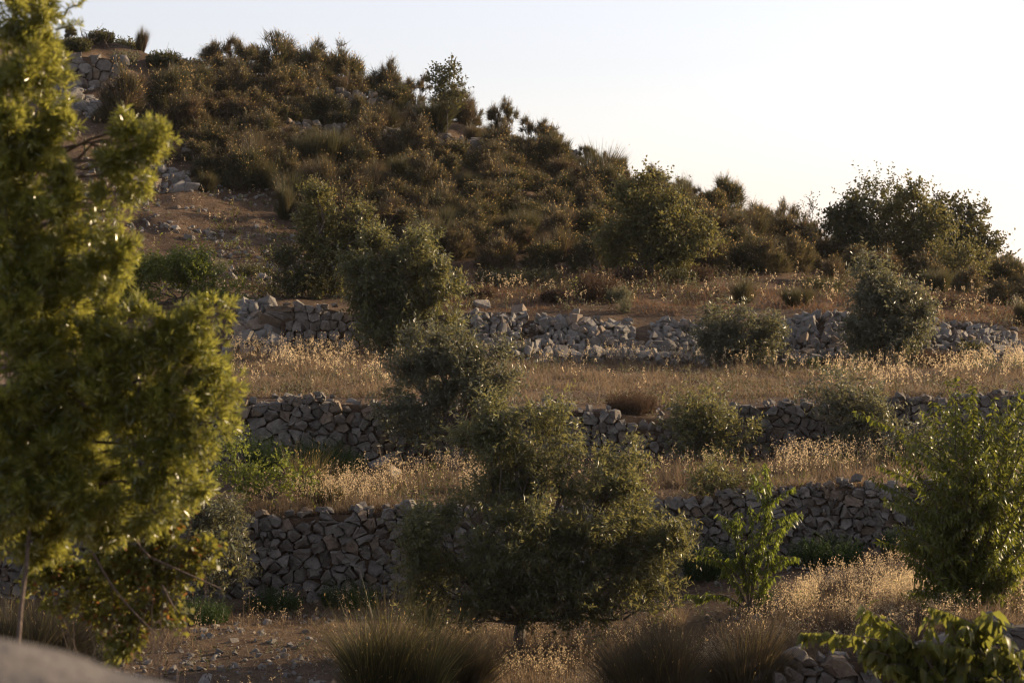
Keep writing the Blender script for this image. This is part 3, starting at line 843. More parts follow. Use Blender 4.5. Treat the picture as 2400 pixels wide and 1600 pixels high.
tree("olive_tree", "silvery olive bush growing behind the left side of the almond tree", "tree", 2115, 40.5,
     [(2110, 1060, 50, 45), (2150, 1030, 50, 45), (2120, 1110, 50, 40), (2170, 1090, 50, 45)],
     'olive_grey', 112, 0.085, 0.025, per_m3=600, n=10, sprig=0.2, clump=0.3, trunk_r=0.05, fork=0.35)
tree("olive_tree", "pale olive showing above the top of the almond tree at the right edge", "tree", 2330, 52.0,
     [(2305, 880, 40, 35), (2370, 900, 60, 40), (2330, 930, 60, 40), (2420, 920, 50, 45)],
     'olive_grey', 113, 0.1, 0.032, per_m3=450, n=10, sprig=0.22, clump=0.32, trunk_r=0.07, fork=0.35)
tree("olive_tree", "grey olive bush in front of the left end of the coarse wall", "tree", 500, 35.6,
     [(470, 1190, 60, 45), (520, 1230, 55, 45), (450, 1260, 60, 50), (545, 1290, 42, 42), (480, 1330, 60, 45), (540, 1350, 35, 30), (420, 1330, 40, 40)],
     'olive_grey', 114, 0.08, 0.024, per_m3=1300, n=10, sprig=0.19, clump=0.27, trunk_r=0.05, fork=0.35)
tree("leafy_tree", "open yellow-green tree with spreading bare limbs above the coarse wall", "tree", 665, 37.7,
     [(540, 1010, 35, 30), (520, 1060, 40, 35), (570, 1070, 40, 32), (610, 1110, 40, 32), (670, 1100, 45, 26), (700, 1120, 30, 24), (560, 1120, 40, 30), (600, 1160, 35, 26), (510, 1120, 40, 34), (640, 1140, 35, 22)],
     'fig', 115, 0.06, 0.034, per_m3=420, n=8, sprig=0.2, clump=0.24, trunk_r=0.03, fork=0.3, bark='twig', up=0.3, twigs=4)

# ------------------------------------------------------------------ oaks and small trees on the hill
tree("oak_tree", "rounded dusty-green oak at the foot of the broom slope", "tree", 1520, 67.6,
     [(1490, 470, 60, 45), (1550, 490, 70, 50), (1610, 545, 62, 42), (1500, 540, 75, 55), (1570, 590, 75, 45), (1480, 610, 60, 40), (1445, 560, 40, 50), (1520, 640, 60, 25), (1650, 550, 28, 22), (1535, 430, 30, 22)],
     'oak_light', 121, 0.10, 0.062, per_m3=220, n=9, sprig=0.3, clump=0.4, trunk_r=0.11, fork=0.35)
tree("oak_tree", "dark dense oak at the left of the right-hand skyline trees", "tree", 1985, 75.0,
     [(1970, 500, 45, 35), (2020, 490, 42, 38), (1960, 545, 40, 40), (2020, 550, 60, 45), (1990, 600, 55, 35)],
     'oak', 122, 0.115, 0.075, per_m3=210, n=9, sprig=0.3, clump=0.42, trunk_r=0.1, fork=0.35)
tree("oak_tree", "sparse twiggy oak rising above the skyline between dense oaks", "tree", 2062, 77.0,
     [(2060, 470, 50, 50), (2075, 520, 60, 45), (2050, 560, 50, 40)],
     'oak', 123, 0.10, 0.06, per_m3=110, n=8, sprig=0.4, clump=0.4, trunk_r=0.09, fork=0.45, up=0.9, twigs=22)
tree("oak_tree", "tall olive-green oak in the middle of the right-hand skyline trees", "tree", 2140, 75.5,
     [(2140, 480, 50, 38), (2180, 520, 50, 42), (2120, 540, 55, 45), (2170, 580, 60, 42), (2110, 600, 50, 35), (2085, 575, 40, 40), (2150, 455, 25, 18)],
     'oak_light', 124, 0.115, 0.072, per_m3=190, n=9, sprig=0.32, clump=0.42, trunk_r=0.1, fork=0.35)
tree("oak_tree", "dark oak with ragged sloping crown at the right end of the skyline trees", "tree", 2240, 77.5,
     [(2220, 480, 38, 34), (2250, 510, 40, 40), (2275, 550, 40, 40), (2240, 570, 50, 42), (2300, 590, 32, 30), (2220, 600, 50, 30), (2200, 540, 35, 40), (2320, 575, 30, 28), (2335, 610, 32, 26), (2285, 520, 30, 28)],
     'oak', 125, 0.115, 0.075, per_m3=210, n=9, sprig=0.3, clump=0.42, trunk_r=0.1, fork=0.35)
tree("oak_tree", "bushy oak with drooping sides below the ragged dark oak", "tree", 2230, 73.5,
     [(2200, 610, 45, 32), (2250, 600, 45, 36), (2285, 620, 32, 25)],
     'oak_light', 126, 0.08, 0.048, per_m3=260, n=9, sprig=0.3, clump=0.4, trunk_r=0.06, fork=0.35)
tree("oak_tree", "thin twiggy sapling on the skyline left of the dark dense oak", "tree", 1905, 76.0,
     [(1905, 500, 26, 40), (1895, 545, 30, 30)],
     'oak', 127, 0.075, 0.042, per_m3=70, n=7, sprig=0.35, clump=0.3, trunk_r=0.035, fork=0.4, up=0.9, twigs=14)
tree("oak_tree", "small open leafy sapling poking above the skyline broom", "tree", 1050, 86.0,
     [(1055, 165, 26, 20), (1030, 180, 24, 20), (1065, 185, 22, 22), (1045, 205, 28, 22), (1020, 190, 18, 14), (1045, 235, 30, 25), (1072, 222, 14, 12)],
     'oak', 128, 0.12, 0.065, per_m3=110, n=7, sprig=0.3, clump=0.28, trunk_r=0.022, fork=0.45, twigs=6)

# ------------------------------------------------------------------ almond, sapling, near sapling with real bent leaves
def bent_leaf_set(g, rg, b, d, L, Wd, mat=0, curl=0.35, nup=None):
    """leaves folded along the rib and curling down: eight points, six faces each"""
    N = len(b)
    L = np.broadcast_to(L, (N,))[:, None]; Wd = np.broadcast_to(Wd, (N,))[:, None]
    up = rg.normal(0, 0.5, (N, 3)) + (np.array([0, 0, 1.0]) if nup is None else nup)
    n = nrm(up - (up * d).sum(-1, keepdims=True) * d)
    s = np.cross(d, n)
    cv = curl * rg.uniform(0.5, 1.5, (N, 1))
    def sp(t): return b + d * L * t * (1 - 0.15 * cv * t) - n * L * cv * t * t
    s0, s1, s2, s3 = b, sp(0.3), sp(0.66), sp(1.0)
    fold = n * Wd * 0.16
    l1, r1 = s1 + s * Wd * 0.5 + fold, s1 - s * Wd * 0.5 + fold
    l2, r2 = s2 + s * Wd * 0.36 + fold * .7, s2 - s * Wd * 0.36 + fold * .7
    v = np.stack([s0, s1, s2, s3, l1, l2, r1, r2], 1).reshape(-1, 3)
    k = np.arange(N)[:, None] * 8
    base = g.n
    g.add(v, k + np.array([[1, 4, 5, 2]]), mat)
    g.F.append((k + np.array([[1, 2, 7, 6]]) + base, mat))
    for tri in ((0, 4, 1), (0, 1, 6), (2, 5, 3), (2, 3, 7)):
        g.F.append((k + np.array([tri]) + base, mat))

def shoot_plant(name, label, cat, base_px, d, shoots, leaf, seed, L, Wd, gap, base_z=None, r0=0.02, droop=0.6, bark='twig', curl=0.4, fork=None, side=0, spread=1.0, start=0.25, smooth=True):
    """a young tree: stems as photo polylines (px, py, depth offset), leaves hanging alternately along each stem"""
    rg = RNG(seed)
    bz = gz(base_px, d) if base_z is None else base_z
    base = np.array([(base_px - 1200) / F * d, d, bz])
    root = thing(name, base, label, cat)
    w, g = Geo(), Geo()
    def leafrow(pts, st, dens):
        seg = np.linalg.norm(np.diff(pts, axis=0), axis=1); cum = np.concatenate([[0], np.cumsum(seg)])
        n = max(3, int(cum[-1] * (1 - st) / gap * dens))
        u = cum[-1] * (st + (1 - st) * (np.arange(n) + rg.random(n) * 0.6) / n)
        q = np.stack([np.interp(u, cum, pts[:, i]) for i in range(3)], 1)
        t = nrm(np.stack([np.interp(u, cum, np.gradient(pts[:, i])) for i in range(3)], 1))
        ph = np.arange(n) * 2.4 + rg.normal(0, 0.4, n)
        a = nrm(np.cross(t, np.array([0.2, 0.5, 0.3]))); b2 = np.cross(t, a)
        rad = a * np.cos(ph)[:, None] + b2 * np.sin(ph)[:, None]
        dd = nrm(t * 0.35 + rad * spread * rg.uniform(0.5, 1.1, (n, 1)) + np.array([0, 0, -droop]) * rg.uniform(0.5, 1.5, (n, 1)))
        bent_leaf_set(g, rg, q, dd, L * rg.uniform(0.65, 1.2, n), Wd * rg.uniform(0.75, 1.2, n), 0, curl)
    for sh in shoots:
        pts = np.array([P(p[0], p[1], d + (p[2] if len(p) > 2 else 0)) for p in sh])
        m = 12
        tt = np.linspace(0, len(pts) - 1, m)
        fine = np.stack([np.interp(tt, np.arange(len(pts)), pts[:, i]) for i in range(3)], 1)
        sm = fine.copy(); sm[1:-1] = (fine[:-2] + fine[1:-1] * 2 + fine[2:]) / 4
        w.tube(sm, np.linspace(r0, r0 * 0.22, m), 5)
        leafrow(sm, start, 1.0)
        for j in range(side):
            i0 = rg.integers(3, m - 2)
            dirn = nrm(nrm(sm[min(i0 + 1, m - 1)] - sm[i0]) * 0.6 + rand_dirs(rg, 1)[0] * np.array([1, 1, .5]) + np.array([0, 0, 0.25]))
            ln = np.linalg.norm(sm[-1] - sm[0]) * rg.uniform(0.18, 0.42)
            sub = np.stack([sm[i0] + dirn * ln * s_ + np.array([0, 0, -0.12 * ln * s_ * s_]) for s_ in np.linspace(0, 1, 6)])
            w.tube(sub, np.linspace(r0 * 0.4, r0 * 0.15, 6), 4)
            leafrow(sub, 0.12, 1.0)
    link("leaves", g.mesh(name + "_leaves", M[leaf], base, smooth=smooth), root)
    link("trunk", w.mesh(name + "_trunk", M[bark], base), root)
    return root

# the almond: many long whippy stems from a low fork
def almond():
    rg = RNG(140)
    tips = [(2100, 1130), (2110, 1240), (2150, 1010), (2185, 940), (2240, 880), (2280, 900), (2330, 930), (2390, 900), (2440, 960), (2130, 1300), (2175, 1380),
            (2210, 1060), (2260, 1000), (2320, 1040), (2380, 1040), (2450, 1080), (2190, 1180), (2250, 1150), (2330, 1150), (2400, 1180), (2470, 1220), (2230, 1270),
            (2310, 1260), (2380, 1300), (2450, 1340), (2270, 1370), (2340, 1390), (2400, 1420), (2205, 1340), (2140, 1180), (2160, 1100), (2290, 1100), (2350, 960),
            (2225, 950), (2180, 1250), (2420, 1130), (2150, 1440 - 60), (2300, 1320), (2360, 1220), (2430, 1260), (2120, 1150), (2165, 1220), (2330, 1460), (2390, 1490), (2260, 1440), (2440, 1420)]
    tips = tips + [(x + rg.normal(0, 14), y + abs(rg.normal(0, 22))) for x, y in tips if x > 2130]
    shoots = []
    for i, (x, y) in enumerate(tips):
        z = rg.uniform(-0.8, 0.8)
        f = (2285 + rg.normal(0, 10), 1440 + rg.normal(0, 14))
        m = (f[0] + (x - f[0]) * 0.45 + rg.normal(0, 12), f[1] + (y - f[1]) * 0.55 + rg.normal(0, 10))
        shoots.append([(2292, 1520, 0), (f[0], f[1], z * 0.15), (m[0], m[1], z * 0.6), (x, y, z)])
    shoot_plant("almond_tree", "large bright-green almond tree with long whippy stems at the right edge", "tree", 2292, 30.2, shoots, 'almond', 141,
                0.098, 0.032, 0.0135, r0=0.018, droop=0.5, curl=0.45, side=7, start=0.25)
almond()
shoot_plant("cherry_sapling", "slender young cherry with drooping leaves in front of the long pale wall", "tree", 1757, 32.9,
            [[(1757, 1435), (1750, 1350), (1735, 1290, .1), (1722, 1230, .1), (1712, 1215)],
             [(1757, 1435), (1765, 1340), (1785, 1250), (1800, 1170), (1806, 1128)],
             [(1757, 1435), (1790, 1370), (1800, 1300), (1830, 1250), (1858, 1205)],
             [(1757, 1435), (1735, 1380), (1700, 1330), (1685, 1285), (1672, 1280)],
             [(1757, 1435), (1750, 1380), (1765, 1300, -.1), (1762, 1230), (1758, 1180)],
             [(1757, 1435), (1725, 1370), (1705, 1320, .2), (1690, 1345)],
             [(1757, 1435), (1790, 1390), (1795, 1330, -.2), (1815, 1300), (1835, 1300)],
             [(1757, 1435), (1715, 1400), (1680, 1390), (1650, 1400), (1630, 1405)],
             [(1757, 1435), (1740, 1320, .1), (1722, 1260), (1715, 1235)],
             [(1757, 1435), (1775, 1310, .1), (1795, 1225, .1), (1803, 1150)],
             [(1757, 1435), (1785, 1400, -.1), (1795, 1360, -.2)]],
            'cherry', 142, 0.105, 0.026, 0.0105, r0=0.014, droop=1.0, curl=0.4, side=5, start=0.22)
def multi(sh, seed=144):
    rg = RNG(seed); out = list(sh)
    for q in sh:
        for _ in range(1):
            o = rg.normal(0, 30, 2); o[1] = abs(o[1]) + 12
            out.append([q[0]] + [(p[0] + o[0] * (k + 1) / len(q), p[1] + o[1] * (k + 1) / len(q), (p[2] if len(p) > 2 else 0) + rg.normal(0, 0.15)) for k, p in enumerate(q[1:])])
    return out
shoot_plant("broadleaf_sapling", "near young tree with large hanging oval leaves in the bottom right corner", "tree", 2290, 16.5,
            multi([[(2310, 1900), (2240, 1650), (2170, 1540, -.1), (2110, 1470), (2085, 1450)],
             [(2310, 1900), (2230, 1660), (2150, 1560), (2080, 1500), (2045, 1500)],
             [(2310, 1900), (2290, 1640), (2260, 1540, .2), (2235, 1470), (2225, 1455)],
             [(2310, 1900), (2300, 1640), (2295, 1530, .2), (2285, 1460), (2275, 1452)],
             [(2310, 1900), (2250, 1680), (2200, 1590), (2150, 1535), (2120, 1555)],
             [(2310, 1900), (2280, 1660), (2250, 1580), (2220, 1540), (2190, 1530)],
             [(2310, 1900), (2320, 1640), (2330, 1575), (2310, 1530), (2290, 1525)],
             [(2310, 1900), (2370, 1640), (2390, 1560), (2370, 1530), (2345, 1535)],
             [(2310, 1900), (2390, 1660), (2430, 1570), (2450, 1540)],
             [(2310, 1900), (2220, 1700), (2160, 1620), (2110, 1600), (2080, 1610)],
             [(2310, 1900), (2270, 1700), (2240, 1620), (2200, 1590)],
             [(2310, 1900), (2340, 1680), (2360, 1610), (2340, 1590)],
             [(2310, 1900), (2300, 1690), (2290, 1610), (2270, 1580)]]),
            'broadleaf', 143, 0.128, 0.06, 0.0165, r0=0.011, droop=1.2, curl=0.5, side=2, start=0.5, spread=0.9)

# ------------------------------------------------------------------ foreground pine and bramble
def pine():
    d = 12.0
    rg = RNG(150)
    lobes = [(30, 20, 95, 110), (70, 140, 75, 90), (40, 270, 110, 110), (85, 330, 80, 80), (60, 430, 115, 90), (150, 480, 90, 60), (240, 520, 60, 45), (190, 600, 115, 75), (80, 600, 130, 100, .2),
             (270, 610, 42, 50), (190, 700, 80, 60), (330, 770, 120, 60), (430, 760, 80, 50), (500, 735, 45, 50), (470, 850, 85, 60), (520, 900, 40, 60), (250, 830, 110, 75), (110, 770, 140, 90, .2),
             (400, 930, 100, 70), (500, 990, 45, 60), (460, 1050, 55, 50), (300, 960, 110, 80, .3), (150, 930, 140, 90, .3), (60, 1060, 130, 110, .4), (200, 1080, 120, 100, .5), (340, 1080, 100, 80),
             (420, 1130, 60, 60), (120, 1200, 130, 90, .5), (270, 1200, 100, 80, .4), (370, 1200, 70, 60), (60, 1270, 90, 50, .5),
             (312, 330, 28, 24), (282, 395, 28, 30), (322, 425, 28, 26), (302, 297, 18, 15), (365, 318, 16, 9), (268, 450, 24, 28), (350, 345, 18, 13), (255, 380, 10, 14),
             (20, 520, 90, 90), (30, 700, 100, 120), (40, 860, 110, 120), (20, 960, 100, 100), (110, 1110, 120, 100), (200, 1150, 110, 90), (30, 1180, 90, 90), (200, 950, 110, 90), (330, 890, 90, 70), (420, 830, 80, 60)]
    bz = gz(-60, d)
    base = np.array([(-60 - 1200) / F * d, d + 0.6, bz])
    lobes = [(a[0], a[1], a[2], a[3], (a[4] if len(a) > 4 else 0.0) - 0.15) for a in lobes]
    lw = lobe_world(lobes, d)
    C, D, KC = crown_points(rg, lw, 8800, 0.075, 0.2, 0.5)
    root = thing("pine_tree", base, "sunlit yellow-green pine filling the left side, close and out of focus", "tree")
    g = Geo()
    add_sprigs(g, rg, C, D, 0.035 * rg.uniform(0.5, 1.6, len(C)), 15, 0.052, 0.0085, 0, 0.5, 0.0, 0.4)
    for sh in ([(150, 40), (160, 20), (190, 10), (200, -8)], [(130, 70), (165, 62), (188, 56)]):      # thin sprays against the sky
        pts = np.array([P(x, y, d) for x, y in sh]); t = rg.uniform(0, len(sh) - 1, 26)
        q = np.stack([np.interp(t, np.arange(len(sh)), pts[:, i]) for i in range(3)], 1)
        add_sprigs(g, rg, q, nrm(rg.normal(0, 0.5, (26, 3)) + np.array([0.5, 0, 0.7])), 0.03, 5, 0.03, 0.007, 0, 0.6)
    link("crown", g.mesh("pine_crown", M['pine'], base), root)
    w = Geo()
    spine = np.array([base - np.array([0, 0, .2]), P(-60, 1500, d + .6), P(-30, 1200, d + .6), P(-10, 900, d + .5), P(0, 500, d + .4), P(20, 60, d + .2)])
    w.tube(spine, np.linspace(0.09, 0.02, 6), 9)
    for (c, K), (c2, r) in zip(KC, lw):
        z = c[2] - 0.25
        k = np.argmin(np.abs(spine[:, 2] - z)); 
        s0 = np.array([np.interp(z, spine[:, 2], spine[:, i]) for i in range(2)] + [z])
        pth = curve(s0, c, rg, 7, 0.04, up=0.05)
        w.tube(pth, np.linspace(0.014, 0.004, 7), 5)
        for q in K[rg.permutation(len(K))[:6]]:
            w.tube(curve(pth[rg.integers(4, 7)], q, rg, 4, 0.05), np.linspace(0.004, 0.0015, 4), 4)
    for sh in ([(238, 470), (262, 430), (290, 370), (300, 300)], [(150, 40), (160, 20), (190, 10), (200, -8)], [(130, 70), (165, 62), (188, 56)]):
        pp = np.array([P(x, y, d) for x, y in sh]); w.tube(pp, np.linspace(0.006, 0.002, len(pp)), 5)
    link("trunk", w.mesh("pine_trunk", M['twig'], base), root)
    st = Geo()
    pp = np.array([P(44, 2300, d), P(44, 1500, d), P(50, 1420, d), P(62, 1330, d), P(66, 1270, d + .1), P(80, 1150, d + .2)])
    st.tube(pp, np.linspace(0.015, 0.009, 6), 6)
    link("stem", st.mesh("pine_stem", M['twig'], base), root)
pine()

tree("bramble", "yellow-green bramble with withered brown leaves under the pine", "shrub", 330, 13.2,
     [(440, 1090, 60, 50), (400, 1160, 60, 45), (360, 1230, 60, 45), (330, 1300, 65, 45), (420, 1260, 60, 40), (440, 1330, 55, 35), (340, 1380, 55, 45), (320, 1450, 50, 45), (300, 1510, 45, 35), (390, 1440, 25, 50),
      (250, 1300, 60, 45), (480, 1300, 40, 25), (280, 1240, 60, 40), (390, 1380, 40, 35), (140, 1310, 80, 45, .2), (200, 1360, 80, 50, .2), (240, 1420, 60, 50, .1), (170, 1420, 60, 40, .3), (90, 1350, 50, 40, .3), (270, 1500, 40, 35)],
     'bramble', 151, 0.040, 0.030, per_m3=13000, n=5, sprig=0.07, clump=0.08, trunk_r=0.012, fork=0.4, bark='twig', mid2=('bramble_dry', 0.16), solid=0.8, droop=0.3)
def canes():
    rg = RNG(152)
    for sh, lab in (([(215, 1290), (260, 1370), (310, 1430), (370, 1490)], "long bare cane slanting down through the bramble"),
                    ([(380, 1370), (395, 1400), (412, 1430)], "short bare cane hanging at the right of the bramble"),
                    ([(300, 1230), (340, 1300), (430, 1340), (520, 1380)], "thin arching cane reaching right out of the bramble")):
        pts = np.array([P(x, y, 13.0) for x, y in sh])
        g = Geo(); g.tube(np.stack([np.interp(np.linspace(0, len(pts) - 1, 9), np.arange(len(pts)), pts[:, i]) for i in range(3)], 1), np.linspace(0.008, 0.004, 9), 6)
        o = link("bare_cane", g.mesh("bare_cane", M['twig'], pts[0]), None, pts[0]); tag(o, lab, "cane")
canes()

# ------------------------------------------------------------------ broom bushes
def broom_geo(kind, seed, dens=1.0, wid=0.0105):
    """a broom bush of unit width and height"""
    rg = RNG(seed); g = Geo(); g.rng = RNG(seed + 1)
    H = []
    lop = rg.normal(0, 0.12, 2)
    if kind == 'dome':
        for i in range(92):
            u = rand_dirs(rg, 1)[0]; u[2] = abs(u[2])
            k = rg.uniform(0.55, 1.12) * (0.85 + 0.3 * vnoise(u[0] * 2 + seed, u[1] * 2))
            c = u * np.array([0.36, 0.36, 0.66]) * k + np.array([lop[0] * u[2], lop[1] * u[2], 0.06])
            H.append((c, nrm(u * np.array([0.8, 0.8, 0.6]) + np.array([0, 0, 0.75])), rg.uniform(0.11, 0.26), rg.uniform(0.32, 0.6)))
        ns = 66
    elif kind == 'open':
        for i in range(9):
            a = rg.uniform(0, 2 * math.pi); r = rg.uniform(0.3, 1.0); h = rg.uniform(0.45, 0.82)
            C0 = np.array([math.cos(a) * r * 0.36, math.sin(a) * r * 0.36, h * (1.05 - 0.3 * r)])
            for j in range(5):
                u = rand_dirs(rg, 1)[0]
                H.append((C0 + u * np.array([0.14, 0.14, 0.10]), nrm(u * 0.6 + np.array([math.cos(a) * r * .5, math.sin(a) * r * .5, 0.75])), rg.uniform(0.12, 0.24), 0.5))
        for i in range(12):
            a = rg.uniform(0, 2 * math.pi); r = math.sqrt(rg.random())
            H.append((np.array([math.cos(a) * r * 0.3, math.sin(a) * r * 0.3, rg.uniform(0.05, 0.3)]), nrm(np.array([math.cos(a) * r, math.sin(a) * r, 0.8])), 0.22, 0.35))
        ns = 70
    else:  # brush: all stems rise from the base
        for i in range(26):
            a = rg.uniform(0, 2 * math.pi); r = math.sqrt(rg.random())
            H.append((np.array([math.cos(a) * r * 0.16, math.sin(a) * r * 0.16, rg.uniform(0.0, 0.35)]), nrm(np.array([math.cos(a) * r * 0.65 + lop[0], math.sin(a) * r * 0.65 + lop[1], 1.0])), rg.uniform(0.4, 0.68), 0.16))
        ns = 110
    for c, ax, sl, jd in H:
        n = int(ns * dens * rg.uniform(0.6, 1.3))
        mat = 1 if rg.random() < 0.3 else 0
        b = c + rg.normal(0, 0.028, (n, 3)) - ax * 0.05
        b[:, 2] = np.maximum(b[:, 2], 0.0)
        d = nrm(ax + rg.normal(0, jd, (n, 3)))
        L = sl * rg.uniform(0.45, 1.15, n)
        g.stems(b, d, L, wid * rg.uniform(0.7, 1.3, n), mat)
        k = rg.random(n) < (0.10 if mat == 0 else 0.03)
        if c[2] > 0.3 and k.any():
            tb = b[k] + d[k] * L[k, None] * rg.uniform(0.75, 1.0, (k.sum(), 1))
            dd = nrm(d[k] + rg.normal(0, 0.4, (k.sum(), 3)))
            g.leaves(tb, dd, nrm(np.cross(dd, rg.normal(size=dd.shape))), 0.038, 0.013, 2)
    H = [(h[0], h[1]) for h in H]
    for c, ax in H[::2]:
        f = c * np.array([0.15, 0.15, 0.0])
        g.tube(curve(f, c, rg, 5, 0.06, up=-0.1), np.linspace(0.012, 0.004, 5), 4, 3)
    return g
BROOM = {}
for kind, seeds in (('dome', (201, 202, 203, 204, 205, 206)), ('open', (211, 212, 213)), ('brush', (221, 222, 223))):
    BROOM[kind] = []
    for i, sd in enumerate(seeds):
        tone = [('broom', 'broom_brown'), ('broom_green', 'broom'), ('broom', 'broom_green')][i % 3]
        BROOM[kind].append(broom_geo(kind, sd).mesh("broom_" + kind, [M[m] for m in (*tone, 'pod', 'twig')]))

brn = RNG(230)
placed = []
def broom(px, py, wpx, hpx, kind, label, group, d=None):
    """a bush whose foot is at photo (px, py), wpx wide and hpx tall in the photo"""
    if d is None: d = depth_at(px, py, 61.5, float(np.interp(px, *ST[16][0])) + 1.5)
    z = gz(px, d)
    me = BROOM[kind][brn.integers(len(BROOM[kind]))]
    o = link("broom_bush", me, None, ((px - 1200) / F * d, d, z - 0.05))
    k = d / F
    o.scale = (wpx * k * 1.24, wpx * k * 1.1, hpx * k * 1.26)
    o.rotation_euler = (0, 0, brn.uniform(0, 6.28))
    tag(o, label, "bush", group)
    placed.append((px, py, wpx))
    return o

